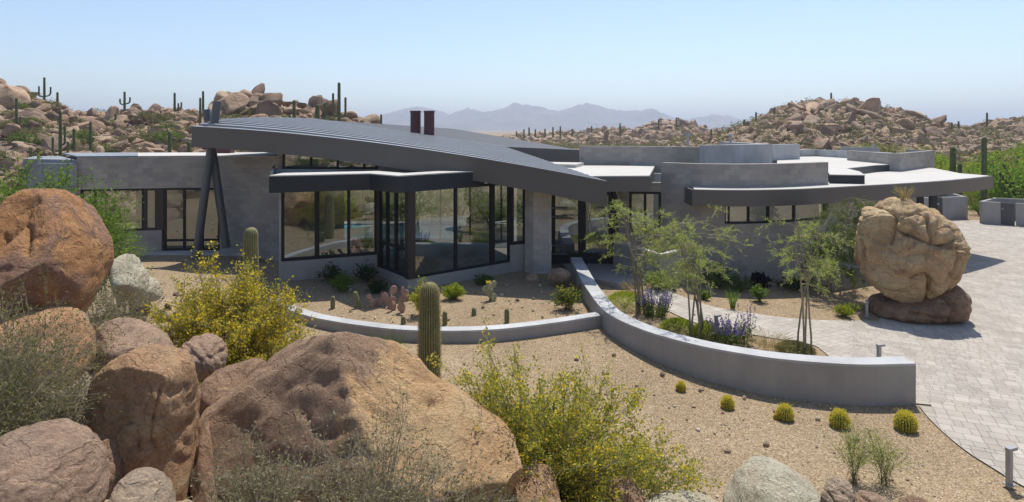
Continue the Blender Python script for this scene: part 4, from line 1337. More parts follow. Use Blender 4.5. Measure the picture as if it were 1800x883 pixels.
def put_hill():
    allr, which = [], []
    for arr, w in ((LH, 0), (RH, 1), (MH, 2)):
        z = gz(arr[:, 0], arr[:, 1])
        u = 900 + F_PX * arr[:, 0] / arr[:, 1]; v = V_HOR - F_PX * (z + arr[:, 2] * .3 - CAM_H) / arr[:, 1]
        px = arr[:, 2] / arr[:, 1] * F_PX
        vis = (u > 0) & (u < 1800) & (v < (262 if w == 0 else 250))
        for a, zz, p, ok in zip(arr, z, px, vis):
            allr.append((a[0], a[1], zz, a[2])); which.append((w, p if ok else -1))
    order = sorted(range(len(allr)), key=lambda i: -which[i][1])
    single = set(order[:262])
    V0 = [ico(2)]
    protoV = []
    F2 = ico(2)[1]
    for i in range(NP):
        rg = np.random.default_rng(300 + i)
        P = facet(ico(2)[0].copy(), rg, 10, .4, .8, 1.0)
        P *= np.array([rg.uniform(.85, 1.25), rg.uniform(.8, 1.1), rg.uniform(.6, .95)])
        P = P * (1 + .1 * fbm(ico(2)[0], 1.3, 3, 300 + i))[:, None]
        protoV.append(P)
    F1 = ico(1)[1]; protoL = []
    for i in range(NP):
        rg = np.random.default_rng(400 + i)
        P = facet(ico(1)[0].copy(), rg, 6, .5, .8, 1.0) * np.array([rg.uniform(.85, 1.3), rg.uniform(.75, 1.1), rg.uniform(.6, .95)])
        protoL.append(P * rg.uniform(.9, 1.1, (len(P), 1)))
    Vs, Fs, b = [], [], 0
    names = {0: 'tan granite boulder heaped on the rocky slope behind the left wing', 1: 'brown granite boulder on the rocky hill right of the far mountains', 2: 'small boulder on the low far hill in the middle'}
    for i, (x, y, z, s) in enumerate(allr):
        w = which[i][0]
        rz = rgh.uniform(0, 6.28); tx, ty = rgh.normal(0, .5, 2)
        z = z + s * max(0, rgh.normal(.05, .22))
        Rm = Matrix.Rotation(rz, 3, 'Z') @ Matrix.Rotation(tx, 3, 'X') @ Matrix.Rotation(ty, 3, 'Y')
        if i in single:
            o = link('boulder', PROTO3[i % NP])
            o.location = (x, y, z + s * .22)
            o.rotation_euler = Rm.to_euler()
            o.scale = (s * rgh.uniform(.8, 1.6), s * rgh.uniform(.8, 1.2), s * rgh.uniform(.6, 1.25))
            tag(o, names[w], 'boulder', names[w].replace('boulder', 'boulders'))
        else:
            P = ((protoV if w == 0 else protoL)[i % NP] * rgh.uniform([.8, .75, .5], [1.7, 1.2, 1.2])) @ np.array(Rm).T * s + np.array([x, y, z + s * .22])
            Vs.append(P); Fs.append((F2 if w == 0 else F1) + b); b += len(P)
    for x, y, s in BK:
        P = protoV[int(x * 7) % NP] * s + np.array([x, y, float(g1(x, y)) + s * .25]); Vs.append(P); Fs.append(F2 + b); b += len(P)
    o = link('boulder_field', mesh_np('boulder_field', np.vstack(Vs), np.vstack(Fs), HR, smooth=False))
    tag(o, 'countless smaller boulders strewn over the hillsides', 'boulders', kind='stuff')


put_hill()

for i, (u, v, s) in enumerate([(205, 600, .22), (300, 655, .2), (322, 672, .16), (345, 610, .18), (275, 560, .2), (238, 575, .24), (215, 540, .2), (295, 545, .16), (318, 575, .2), (270, 520, .22), (335, 700, .22), (140, 735, .2), (150, 760, .16), (168, 655, .18), (325, 640, .14), (200, 575, .15), (190, 560, .22), (212, 590, .28), (180, 600, .25), (150, 600, .2), (362, 655, .2), (290, 580, .22), (255, 540, .18), (310, 520, .14), (235, 610, .16), (120, 745, .2), (365, 690, .18)]):
    p = hit(u, v, 6.6)
    o = link('stone', PROTO3[i % NP]); o.location = (p.x, p.y, p.z + s * .25); o.rotation_euler = (i, i * .7, i * 1.9)
    o.scale = (s * 1.3, s, s * .85)
    tag(o, 'small tan stone lying in the gaps between the big left foreground boulders', 'stone', 'small stones between the left foreground boulders')

# ------------------------------------------------------------------ plants
L = {}
L['creosote'] = m_leaf('creosote_leaf', ((0.20, 0.21, 0.045), (0.29, 0.28, 0.06), (0.40, 0.35, 0.07)), 0.5)
L['flower_yellow'] = m_leaf('yellow_flower', ((0.55, 0.38, 0.03), (0.66, 0.49, 0.05), (0.72, 0.58, 0.10)), 0.5)
L['green'] = m_leaf('bright_green_leaf', ((0.10, 0.17, 0.03), (0.15, 0.24, 0.045), (0.22, 0.31, 0.06)), 0.5)
L['mid'] = m_leaf('mid_green_leaf', ((0.08, 0.12, 0.035), (0.12, 0.17, 0.05), (0.17, 0.22, 0.065)), 0.45)
L['dark'] = m_leaf('dark_green_leaf', ((0.03, 0.05, 0.02), (0.045, 0.075, 0.028), (0.065, 0.10, 0.035)), 0.35)
L['verde'] = m_leaf('pale_green_leaf', ((0.24, 0.30, 0.09), (0.33, 0.385, 0.125), (0.42, 0.45, 0.17)), 0.5)
L['lime'] = m_leaf('yellow_green_leaf', ((0.22, 0.29, 0.03), (0.30, 0.36, 0.045), (0.38, 0.42, 0.07)), 0.5)
L['olive'] = m_leaf('olive_leaf', ((0.14, 0.145, 0.065), (0.19, 0.19, 0.09), (0.26, 0.245, 0.125)), 0.4)
L['grey'] = m_leaf('grey_green_leaf', ((0.19, 0.185, 0.11), (0.25, 0.235, 0.145), (0.33, 0.30, 0.195)), 0.35)
L['straw'] = m_leaf('straw_blade', ((0.28, 0.21, 0.105), (0.38, 0.29, 0.15), (0.48, 0.38, 0.21)), 0.3)
L['purple'] = m_leaf('purple_flower', ((0.14, 0.10, 0.34), (0.19, 0.14, 0.44), (0.27, 0.21, 0.52)), 0.4)
L['blackish'] = m_leaf('dark_purple_leaf', ((0.012, 0.012, 0.018), (0.022, 0.02, 0.03)), 0.1)
L['scrub'] = m_leaf('scrub_leaf', ((0.13, 0.13, 0.065), (0.175, 0.17, 0.085), (0.23, 0.21, 0.115)), 0.3)
L['wash'] = m_leaf('wash_tree_leaf', ((0.16, 0.225, 0.025), (0.23, 0.30, 0.035), (0.31, 0.37, 0.05)), 0.5)
M['twig'] = m_plain('grey_twig', (0.25, 0.215, 0.165), 0.9)
M['twig_dark'] = m_plain('dark_twig', (0.085, 0.065, 0.05), 0.9)
M['twig_green'] = m_plain('green_stem', (0.14, 0.15, 0.06), 0.8)
M['bark'] = m_plain('young_bark', (0.30, 0.255, 0.175), 0.9, 0, 0.2, 8)
M['saguaro'] = m_cactus('saguaro_skin', (0.13, 0.14, 0.055), (0.44, 0.39, 0.21))
M['saguaro_far'] = m_cactus('far_saguaro_skin', (0.085, 0.105, 0.045), (0.17, 0.185, 0.085))
M['barrel'] = m_cactus('barrel_skin', (0.10, 0.15, 0.03), (0.60, 0.52, 0.10))
M['barrel_dark'] = m_cactus('dark_barrel_skin', (0.04, 0.045, 0.025), (0.16, 0.105, 0.07))
M['spine'] = m_leaf('yellow_spine', ((0.56, 0.47, 0.06), (0.66, 0.56, 0.09), (0.72, 0.64, 0.18)), 0.35)
M['pad_pink'] = m_plain('pink_pad', (0.40, 0.25, 0.20), 0.7, 0, 0.25, 4)
M['pad_pale'] = m_plain('pale_pad', (0.33, 0.33, 0.20), 0.7, 0, 0.25, 4)
M['agave'] = m_plain('agave_leaf', (0.06, 0.085, 0.055), 0.6, 0, 0.2, 5)


class Plant:
    """stems as thin three-sided bars and leaves as small rhombs, gathered in arrays"""
    def __init__(s, seed):
        s.g = np.random.default_rng(seed)
        s.seg = []
        s.leaf = {}

    def stem(s, pts, r0, r1):
        n = len(pts) - 1
        for i in range(n):
            a = r0 + (r1 - r0) * i / n; b = r0 + (r1 - r0) * (i + 1) / n
            s.seg.append((*pts[i], *pts[i + 1], a, b))

    def leaves(s, key, P, D, ln, wd):
        """rhombs at P along D"""
        n = len(P)
        D = D / (np.linalg.norm(D, axis=1)[:, None] + 1e-9)
        k = s.g.normal(size=(n, 3))
        W = np.cross(D, k); W /= (np.linalg.norm(W, axis=1)[:, None] + 1e-9)
        l = (ln * s.g.uniform(.65, 1.35, n))[:, None]; w = (wd * s.g.uniform(.7, 1.3, n))[:, None]
        q = np.stack([P, P + D * l * .5 + W * w, P + D * l, P + D * l * .5 - W * w], 1)
        s.leaf.setdefault(key, []).append(q.reshape(-1, 3))

    def stem_mesh(s, name, mat):
        A = np.array(s.seg)
        a, b = A[:, :3], A[:, 3:6]
        d = b - a; d /= (np.linalg.norm(d, axis=1)[:, None] + 1e-9)
        x = np.cross(d, np.where(np.abs(d[:, 2:3]) > .9, [[1., 0, 0]], [[0, 0, 1.]])); x /= (np.linalg.norm(x, axis=1)[:, None] + 1e-9)
        y = np.cross(d, x)
        V = []
        for p, r in ((a, A[:, 6:7]), (b, A[:, 7:8])):
            for k in range(3):
                t = 2 * math.pi * k / 3
                V.append(p + (x * math.cos(t) + y * math.sin(t)) * r)
        V = np.stack(V, 1)
        n = len(A); base = np.arange(n)[:, None] * 6
        F = np.concatenate([base + np.array([[k, (k + 1) % 3, 3 + (k + 1) % 3, 3 + k]]) for k in range(3)], 0)
        return mesh_np(name, V.reshape(-1, 3), F, mat, smooth=True)

    def leaf_mesh(s, name, key, mat):
        V = np.concatenate(s.leaf[key], 0)
        return mesh_np(name, V, np.arange(len(V)).reshape(-1, 4), mat)


def unit(v): return v / (np.linalg.norm(v) + 1e-9)


def bush(seed, w, h, stems=60, twigs=8, nl=9, leaf=(.035, .011), fl=0, flsz=(.03, .014), r=.008, spread=1.0, tw=0.22, low=.35, droop=0.0, leafkey='leaf', topbias=0.0, d=None):
    P = Plant(seed); g = P.g
    d = w if d is None else d
    for i in range(stems):
        az = g.uniform(0, 2 * math.pi); rr = math.sqrt(g.random()) * spread
        top = h * g.uniform(.55, 1.0) * math.sqrt(max(.08, 1 - .75 * rr * rr)) * (1 + topbias * g.normal())
        e = np.array([math.cos(az) * rr * w / 2, math.sin(az) * rr * d / 2, top])
        b = np.array([g.normal(0, .05 * w), g.normal(0, .05 * d), 0.0])
        c = b + (e - b) * np.array([.25, .25, .6]) + g.normal(0, .06, 3) * h * .5
        T = np.linspace(0, 1, 7)[:, None]
        pts = (1 - T) ** 2 * b + 2 * T * (1 - T) * c + T * T * e
        pts[:, 2] -= droop * h * (T[:, 0] ** 3) * rr
        P.stem(pts, r, r * .35)
        for k in range(twigs):
            t = low + (1 - low) * g.random() ** .8
            f = t * 6; j = min(5, int(f)); q = pts[j] + (pts[j + 1] - pts[j]) * (f - j)
            dr = unit(pts[j + 1] - pts[j]) + g.normal(0, .75, 3); dr[2] += .15 - droop; dr = unit(dr)
            ln = tw * h * g.uniform(.5, 1.15)
            q2 = q + dr * ln + np.array([0, 0, -droop * ln * .4])
            P.stem([q, (q + q2) / 2 + g.normal(0, .04 * ln, 3), q2], r * .45, r * .22)
            if nl:
                tt = g.uniform(.15, 1.05, nl)[:, None]
                Q = q + (q2 - q) * tt + g.normal(0, .03 * h * .5, (nl, 3))
                P.leaves(leafkey, Q, dr + g.normal(0, .9, (nl, 3)), *leaf)
            m = g.poisson(fl) if fl else 0
            if m:
                tt = g.uniform(.4, 1.1, m)[:, None]
                Q = q + (q2 - q) * tt + g.normal(0, .03 * h * .5, (m, 3))
                P.leaves('flower', Q, g.normal(0, 1, (m, 3)), *flsz)
    return P


def plant_object(name, P, loc, label, cat, leafmat, stemmat=None, flowermat=None, group=None, leafname='foliage', stemname='stems', rz=0):
    r = empty(name, loc, label, cat, group, rz)
    if P.seg: link(stemname, P.stem_mesh(stemname, stemmat or M['twig']), r)
    if 'leaf' in P.leaf: link(leafname, P.leaf_mesh(leafname, 'leaf', leafmat), r)
    if 'flower' in P.leaf: link('flowers', P.leaf_mesh('flowers', 'flower', flowermat or L['flower_yellow']), r)
    return r


def at(x, y, dz=0.0): return (x, y, g1(x, y) + dz)
def on(u, v, dz=0.0):
    p = hit(u, v); return (p.x, p.y, p.z + dz)
def gpos(u, Y, dz=0.0):
    x, y = ux(u, Y); return (x, y, g1(x, y) + dz)


# large yellow flowering shrubs
b = gpos(405, 12.6)
P = bush(1, 3.2, 2.6, stems=120, twigs=18, nl=14, leaf=(.05, .015), fl=8.0, flsz=(.05, .019), tw=.17, low=.36, r=.012, topbias=.07)
plant_object('yellow_flowering_shrub', P, b, 'tall shrub covered in yellow flowers below the crossed roof poles', 'shrub', L['creosote'], M['twig'])
b = gpos(945, 9.0, 0.0)
P = bush(2, 4.7, 2.25, stems=190, twigs=18, nl=22, leaf=(.042, .0135), fl=7.0, flsz=(.042, .016), tw=.19, low=.28, r=.010, topbias=.20, d=2.6)
L['creosote_green'] = m_leaf('green_creosote_leaf', ((0.22, 0.25, 0.065), (0.31, 0.33, 0.085), (0.41, 0.40, 0.11)), 0.5)
plant_object('yellow_flowering_shrub', P, b, 'spreading yellow flowering shrub in front of the low kerb wall, right of the saguaro', 'shrub', L['creosote_green'], M['twig'])
P = bush(3, 1.5, 1.25, stems=60, twigs=10, nl=9, leaf=(.04, .010), tw=.25, low=.25, r=.007)
plant_object('grey_green_shrub', P, gpos(468, 11.3), 'olive grey shrub at the foot of the left yellow flowering shrub', 'shrub', L['olive'], M['twig'])
P = bush(4, 1.3, 0.95, stems=60, twigs=10, nl=7, leaf=(.035, .010), tw=.25, low=.2, r=.006)
plant_object('grey_green_shrub', P, gpos(905, 7.3), 'olive grey shrub under the near side of the right yellow flowering shrub', 'shrub', L['olive'], M['twig'])

# dry brush close to the camera
for i, (u, Y, w, h, lab, key, nl, dz) in enumerate([
        (470, 6.2, 1.5, 1.0, 'dry brown brush at the bottom edge in front of the wedge boulder, left clump', 'grey', 4, 0),
        (660, 6.1, 1.9, 1.6, 'tall dry grey brush with bare stalks in front of the wedge boulder, middle clump', 'grey', 4, 0),
        (830, 6.4, 1.7, 1.2, 'grey green dry brush at the bottom edge left of the yellow flowering shrub', 'olive', 6, 0),
        (45, 7.3, 1.9, 2.15, 'olive brush with bare grey twigs in front of the huge rust brown boulder', 'olive', 9, 0),
        (100, 7.0, 1.2, 1.0, 'tangle of bare grey branches over the pale grey boulder on the left', 'grey', 2, 0),
        (5, 6.5, 1.4, 1.7, 'scrubby grey green bush at the left frame edge above the corner boulder', 'olive', 8, 0),
        (205, 13.0, 1.7, 1.75, 'pale dry shrub with thin upright twigs in front of the left windows', 'grey', 5, 0),
        (345, 11.2, .9, .7, 'small dry shrub among the rubble below the left yellow flowering shrub', 'grey', 6, 0),
        (1015, 7.4, 1.3, .8, 'low dry brush at the bottom edge below the right yellow flowering shrub', 'olive', 6, 0)]):
    P = bush(20 + i, w, h, stems=60 if i > 2 else 100, twigs=10, nl=nl + 2, leaf=(.036, .009), tw=.3, low=.2, r=.0055, topbias=.15)
    plant_object('dry_brush', P, gpos(u, Y, dz), lab, 'dry brush', L[key], M['twig'] if i != 4 else M['twig_dark'])
# left green bush behind the huge boulder
P = bush(40, 4.2, 3.75, stems=150, twigs=15, nl=14, leaf=(.07, .02), tw=.2, low=.4, r=.014)
plant_object('green_shrub', P, gpos(42, 14.2), 'feathery bright green shrub between the huge rust brown boulder and the left wing', 'shrub', L['green'], M['twig_green'])
P = bush(41, 2.9, 3.1, stems=110, twigs=13, nl=13, leaf=(.06, .018), tw=.22, low=.3, r=.01)
plant_object('green_shrub', P, gpos(118, 14.6), 'smaller green shrub reaching to the window corner of the left wing', 'shrub', L['green'], M['twig_green'])

# shrubs in the cactus bed
def small(kind, u, v, w, h, label, key, seed, stems=34, twigs=7, nl=8, leaf=(.05, .016), fl=0, fmat=None, name='shrub', cat='shrub', stem='twig_green', flsz=(.045, .02), group=None, low=.2, tw=.25):
    P = bush(seed, w, h, stems=stems, twigs=twigs, nl=nl, leaf=leaf, fl=fl, flsz=flsz, tw=tw, low=low, r=.006)
    return plant_object(name, P, on(u, v), label, cat, L[key], M[stem], fmat, group)

small('', 602, 513, .85, .62, 'round bright green shrub in the bed below the left bay window', 'green', 50, nl=12)
small('', 583, 499, .9, .75, 'dark green shrub against the bay plinth left of the bright green one', 'dark', 51)
small('', 645, 497, .95, .75, 'dark green shrub against the bay plinth right of the bright green one', 'dark', 52)
small('', 664, 516, .8, .45, 'low dark shrub in the shade of the bay corner', 'dark', 53)
small('', 798, 527, .7, .5, 'yellow green bushy tuft on gravel below the bay corner', 'lime', 54, leaf=(.09, .008), stems=60, low=.1)
small('', 850, 500, .8, .35, 'low grey green tuft in the shade along the bay plinth', 'mid', 55, leaf=(.08, .008))
small('', 740, 556, .55, 1.1, 'yellow flowering bush just behind the ribbed saguaro', 'lime', 56, fl=2.5)
small('', 998, 545, 1.0, .8, 'green bush with pale yellow flowers at the junction of the two curved walls', 'mid', 57, fl=1.6, nl=9)
small('', 1022, 520, .6, .4, 'sparse brown tuft leaning on the long curved wall', 'straw', 58, leaf=(.09, .006))
# plants between the curved wall and the path
def mound(u, v, w, h, label, seed, key='lime'):
    P = Plant(seed); g = P.g
    n = 3800
    az = g.uniform(0, 6.283, n); zz = g.random(n) ** .7
    rr = np.sqrt(np.maximum(0, 1 - zz ** 2)) * g.uniform(.75, 1.02, n)
    Q = np.stack([np.cos(az) * rr * w / 2, np.sin(az) * rr * w / 2, zz * h * .9], -1)
    P.leaves('leaf', Q, Q / np.array([w / 2, w / 2, h]) + g.normal(0, .5, (n, 3)) + np.array([0, 0, .4]), .06, .008)
    for k in range(40):
        a = g.uniform(0, 6.28); P.stem([(0, 0, 0), (math.cos(a) * w * .3, math.sin(a) * w * .3, h * .6)], .005, .003)
    plant_object('grass_mound', P, on(u, v), label, 'ground plant', L[key], M['twig_green'])
mound(1098, 541, 1.25, .5, 'bright green mounded plant between long curved wall and first young tree', 60)
mound(1192, 582, 1.0, .34, 'green mounded plant at the foot of the second young tree, left side', 61)
mound(1242, 592, .75, .42, 'yellow green mounded plant right of the second young tree trunks', 62)
mound(1398, 618, 1.0, .22, 'low yellow green plant at the foot of the third young tree', 63, 'olive')
def salvia(u, v, w, h, label, seed, n=55):
    P = Plant(seed); g = P.g
    for k in range(n):
        a = g.uniform(0, 6.28); r = math.sqrt(g.random())
        b = np.array([math.cos(a) * r * w * .28, math.sin(a) * r * w * .28, 0])
        e = np.array([math.cos(a) * r * w * .5, math.sin(a) * r * w * .5, h * g.uniform(.6, 1.0)])
        P.stem([b, (b + e) / 2 + g.normal(0, .02, 3), e], .006, .003)
        m = 16; tt = g.uniform(.05, .62, m)[:, None]
        P.leaves('leaf', b + (e - b) * tt + g.normal(0, .035, (m, 3)), g.normal(0, 1, (m, 3)) + [0, 0, .6], .075, .016)
        if g.random() < .8:
            m = 20; tt = g.uniform(.66, 1.06, m)[:, None]
            P.leaves('flower', b + (e - b) * tt + g.normal(0, .012, (m, 3)), g.normal(0, 1, (m, 3)), .04, .016)
    plant_object('purple_flower_plant', P, on(u, v), label, 'flowering plant', L['mid'], M['twig_green'], L['purple'], leafname='leaves', group='purple flower plants between wall and path')
salvia(1150, 557, 1.15, .80, 'clump of purple flower spikes between the first and second young trees', 64, 70)
salvia(1278, 602, 1.25, .62, 'wide clump of purple flower spikes right of the second young tree', 65, 75)
salvia(1312, 605, .6, 1.15, 'tall thin purple flower stalks beside the wide purple clump', 66, 14)
def grass(u, v, w, h, label, seed, key, n=120, name='grass_tuft', cat='grass tuft', pos=None, bl=.012, lean=.5, seg_=3):
    P = Plant(seed); g = P.g
    for k in range(n):
        a = g.uniform(0, 6.28); r = math.sqrt(g.random())
        b = np.array([math.cos(a) * r * w * .15, math.sin(a) * r * w * .15, 0])
        e = np.array([math.cos(a) * r * w * .5, math.sin(a) * r * w * .5, h * g.uniform(.55, 1)])
        c = np.array([b[0], b[1], e[2] * .6]); T = np.linspace(0, 1, 4)[:, None]
        q = (1 - T) ** 2 * b + 2 * T * (1 - T) * c + T * T * e
        for i in range(3): P.leaves('leaf', q[i:i + 1], (q[i + 1] - q[i])[None], float(np.linalg.norm(q[i + 1] - q[i])) * 1.25, bl * .5)
    return plant_object(name, P, pos if pos else on(u, v), label, cat, L[key], M['twig_green'], leafname='blades')
grass(1120, 520, 1.3, .45, 'wispy straw grasses in the bed near the entry landing', 67, 'straw', 160)
grass(1350, 612, 1.5, .40, 'thin straw grass along the bed edge right of the purple flowers', 68, 'straw', 130)
grass(1300, 598, .9, .3, 'dry orange grass between path edge and purple flowers', 69, 'straw', 80)
grass(1288, 545, .5, .62, 'upright bright green sedge on the far side of the path', 70, 'green', 130)
small('', 1335, 531, .6, .55, 'small bright green plant with a few purple flowers across the path', 'green', 71, fl=.5, fmat=L['purple'])
small('', 1335, 507, .8, .5, 'blackish leafy shrub against the curved block wall', 'blackish', 72, stem='twig_dark', leaf=(.11, .03), nl=9)
small('', 1262, 505, 1.7, .85, 'mid green shrub at the foot of curved block wall, behind second young tree', 'mid', 73, stems=50)
small('', 1300, 513, 1.3, .55, 'low green shrub spreading along the curved block wall', 'mid', 74)
small('', 1395, 510, 1.6, .5, 'low dark shrub at the foot of the strip window wall', 'dark', 75, stems=44)
small('', 1236, 527, .45, .3, 'small round green plant at the path bend', 'green', 76)
small('', 1160, 512, 1.5, .8, 'green shrub in front of the courtyard wall', 'verde', 77, stems=50, leaf=(.07, .012))
small('', 1483, 558, .6, .42, 'yellow flowering tuft at the path edge before the giant boulder', 'lime', 78, fl=.8)
grass(1504, 547, .5, .25, 'tiny spiky aloe beside the dark base rock', 79, 'verde', 30, 'aloe', 'aloe', bl=.05)
small('', 1128, 432, 1.6, 1.5, 'dark green bush behind the courtyard wall under the stone wall window', 'dark', 80, stems=44)
# tuft on top of the giant boulder
pb = pt(1590, 349, 20.2)
grass(0, 0, .75, .50, 'tuft of golden dry grass growing on top of the giant boulder', 81, 'straw', 110, pos=(pb.x, pb.y, pb.z - .08))

# grass tuft and stalks on the open gravel
grass(688, 652, .9, .85, 'green grass clump on gravel left of the ribbed saguaro', 82, 'mid', 150, bl=.014)
P = bush(83, .8, 1.35, stems=9, twigs=6, nl=3, leaf=(.03, .009), tw=.16, low=.45, r=.005)
plant_object('dry_stalks', P, gpos(700, 11.6), 'tall thin dry stalks standing beside the green grass clump', 'dry stalks', L['grey'], M['twig'])
for i, (u, v, w, h, lab) in enumerate([(1500, 850, .9, 1.0, 'wispy pale green broom stems beside the jagged rocks, left clump'), (1555, 852, .9, .9, 'wispy pale green broom stems beside the jagged rocks, right clump')]):
    P = bush(84 + i, w, h, stems=34, twigs=6, nl=5, leaf=(.045, .007), tw=.28, low=.25, r=.004, spread=.8)
    plant_object('broom_shrub', P, on(u, v), lab, 'shrub', L['verde'], M['twig_green'])

# agave by the white topped boulder
r = empty('agave', gpos(1207, 8.9), 'dark grey green agave rosette below the right yellow flowering shrub', 'agave')
mb = MB()
ag = random.Random(4)
for k in range(34):
    a = k * 2.399; el = 1.35 - 1.1 * k / 34; ln = .36
    d = Vector((math.cos(a) * math.cos(el), math.sin(a) * math.cos(el), math.sin(el))); sdv = Vector((-math.sin(a), math.cos(a), 0)); up = d.cross(sdv)
    p0 = d * .03; p1 = d * ln * .5 - up * .01; p2 = d * ln
    w0, w1 = .028, .038
    mb.face([tuple(p0 - sdv * w0), tuple(p1 - sdv * w1), tuple(p1 - up * .02), tuple(p0 - up * .015)])
    mb.face([tuple(p0 - up * .015), tuple(p1 - up * .02), tuple(p1 + sdv * w1), tuple(p0 + sdv * w0)])
    mb.face([tuple(p1 - sdv * w1), tuple(p2), tuple(p1 - up * .02)]); mb.face([tuple(p1 - up * .02), tuple(p2), tuple(p1 + sdv * w1)])
mb.build('leaves', M['agave'], r)

# ------------------------------------------------------------------ young trees with thin trunks
def young_tree(seed, trunks, height, spread, crown_lo, nb=9, leaf=(.085, .0085), nl=22, tw=8, droop=.35):
    P = Plant(seed); T = Plant(seed + 500); g = P.g
    for k in range(trunks):
        a = g.uniform(0, 6.28)
        b = np.array([g.normal(0, .12), g.normal(0, .1), 0]); h = height * g.uniform(.78, 1)
        e = np.array([math.cos(a) * spread * .30, math.sin(a) * spread * .25, h])
        c = b + np.array([(e[0] - b[0]) * .1, (e[1] - b[1]) * .1, h * .55])
        t = np.linspace(0, 1, 9)[:, None]
        pts = (1 - t) ** 2 * b + 2 * t * (1 - t) * c + t * t * e + g.normal(0, .025, (9, 3)) * t
        T.stem(pts, .034, .010)
        for j in range(nb):
            s = crown_lo + (1 - crown_lo) * g.random()
            f = s * 8; i = min(7, int(f)); q = pts[i] + (pts[i + 1] - pts[i]) * (f - i)
            az = g.uniform(0, 6.28)
            dr = np.array([math.cos(az), math.sin(az), g.uniform(.05, .7)]); dr = unit(dr)
            ln = spread * g.uniform(.25, .52)
            m = np.linspace(0, 1, 6)[:, None]
            br = q + dr * ln * m + np.array([0, 0, -1.]) * droop * ln * m ** 2 + g.normal(0, .02, (6, 3)) * m
            T.stem(br, .011, .004)
            for z in range(tw):
                f2 = g.uniform(.2, 1) * 5; i2 = min(4, int(f2)); q2 = br[i2] + (br[i2 + 1] - br[i2]) * (f2 - i2)
                d2 = unit(dr + g.normal(0, .75, 3) + np.array([0, 0, -droop * .8])); l2 = g.uniform(.14, .42)
                e2 = q2 + d2 * l2 + np.array([0, 0, -.25 * l2])
                T.stem([q2, e2], .004, .002)
                tt = g.uniform(0, 1, nl)[:, None]
                P.leaves('leaf', q2 + (e2 - q2) * tt + g.normal(0, .022, (nl, 3)), d2 * .8 + g.normal(0, .55, (nl, 3)) + np.array([0, 0, -.2]), *leaf)
    return P, T


def tree(name, args, loc, label, leafmat, barkmat, group=None, scale=1.0):
    P, T = young_tree(*args[0], **args[1])
    r = empty(name, loc, label, 'tree', group)
    link('trunk', T.stem_mesh('trunk', barkmat), r)
    link('crown', P.leaf_mesh('crown', 'leaf', leafmat), r)
    r.scale = (scale,) * 3
    return r


tree('young_tree', ((90, 5, 3.9, 2.4, .38), dict(nb=7, nl=15)), on(1122, 553), 'airy young tree nearest the entry doors, with thin upright trunks', L['verde'], M['bark'])
tree('young_tree', ((91, 6, 3.5, 2.6, .42), dict(nb=8, nl=15)), on(1222, 592), 'airy young multi stemmed tree in the middle of the planting bed', L['verde'], M['bark'])
tree('young_tree', ((92, 5, 4.0, 2.1, .5), dict(nb=6, nl=14, droop=.5)), on(1418, 622), 'sparse young tree at the tip of the planting bed, thin bare stems', L['verde'], M['bark'])
tree('weeping_tree', ((93, 5, 3.6, 2.6, .2), dict(nb=20, droop=.7, nl=26)), gpos(1468, 22.3), 'weeping green tree against the wall left of the giant boulder', L['mid'], M['bark'])

# ------------------------------------------------------------------ cacti
def ribbed(path, rad, nrib, per=4, depth=.13, name='trunk', mat=None, parent=None):
    """pleated column along path (list of points) with radii rad"""
    P = [Vector(p) for p in path]
    n = nrib * per
    V, crest = [], []
    for i, p in enumerate(P):
        d = (P[min(i + 1, len(P) - 1)] - P[max(i - 1, 0)]).normalized()
        x = Vector((0, 1, 0)).cross(d)
        x = x.normalized() if x.length > 1e-4 else Vector((1, 0, 0))
        y = d.cross(x)
        for k in range(n):
            a = 2 * math.pi * k / n
            c = 0.5 + 0.5 * math.cos(2 * math.pi * k / per)
            r = rad[i] * (1 - depth * (1 - c))
            V.append(tuple(p + (x * math.cos(a) + y * math.sin(a)) * r)); crest.append(c)
    F = [(i * n + k, i * n + (k + 1) % n, (i + 1) * n + (k + 1) % n, (i + 1) * n + k) for i in range(len(P) - 1) for k in range(n)]
    me = mesh_np(name, V, np.array(F), mat or M['saguaro'], smooth=True, attrs={'crest': crest})
    return link(name, me, parent)


def column_profile(h, r, n=14, belly=.1, taper=.0):
    zs, rs = [], []
    for i in range(n):
        t = i / (n - 1)
        zs.append(t * (h - r * 1.2)); rs.append(r * (0.86 + belly * math.sin(math.pi * min(1, t * 1.1)) + .04 - taper * t))
    rt = rs[-1]
    for k in range(1, 8):
        a = k / 7 * math.pi / 2
        zs.append(h - r * 1.2 + r * 1.2 * math.sin(a)); rs.append(max(.004, rt * math.cos(a) ** .8))
    return zs, rs


def saguaro(name, loc, h, r, label, arms=(), nrib=22, far=False, group=None, taper=0.0, cat='saguaro'):
    mat = M['saguaro_far'] if far else M['saguaro']
    ro = empty(name, loc, label, cat, group)
    zs, rs = column_profile(h, r, taper=taper)
    tr = ribbed([(0, 0, z - .15 if i == 0 else z) for i, z in enumerate(zs)], rs, nrib if not far else 12, 4 if not far else 2, name='trunk', mat=mat, parent=ro)
    for (side, z0, out, top) in arms:
        ra = r * .68
        pth = [(side * r * .3, 0, z0), (side * (r + out * .45), 0, z0 + out * .05), (side * (r + out * .85), 0, z0 + out * .3), (side * (r + out), 0, z0 + out * .75)]
        rr = [ra * .8, ra * .9, ra, ra]
        n = 7
        for k in range(1, n + 1):
            pth.append((side * (r + out), 0, z0 + out * .75 + (top - ra - z0 - out * .75) * k / n)); rr.append(ra)
        for k in range(1, 6):
            a = k / 5 * math.pi / 2
            pth.append((side * (r + out), 0, top - ra + ra * math.sin(a))); rr.append(max(.004, ra * math.cos(a) ** .8))
        ribbed(pth, rr, 10 if far else 16, 2 if far else 4, name='arm', mat=mat, parent=ro)
    return ro


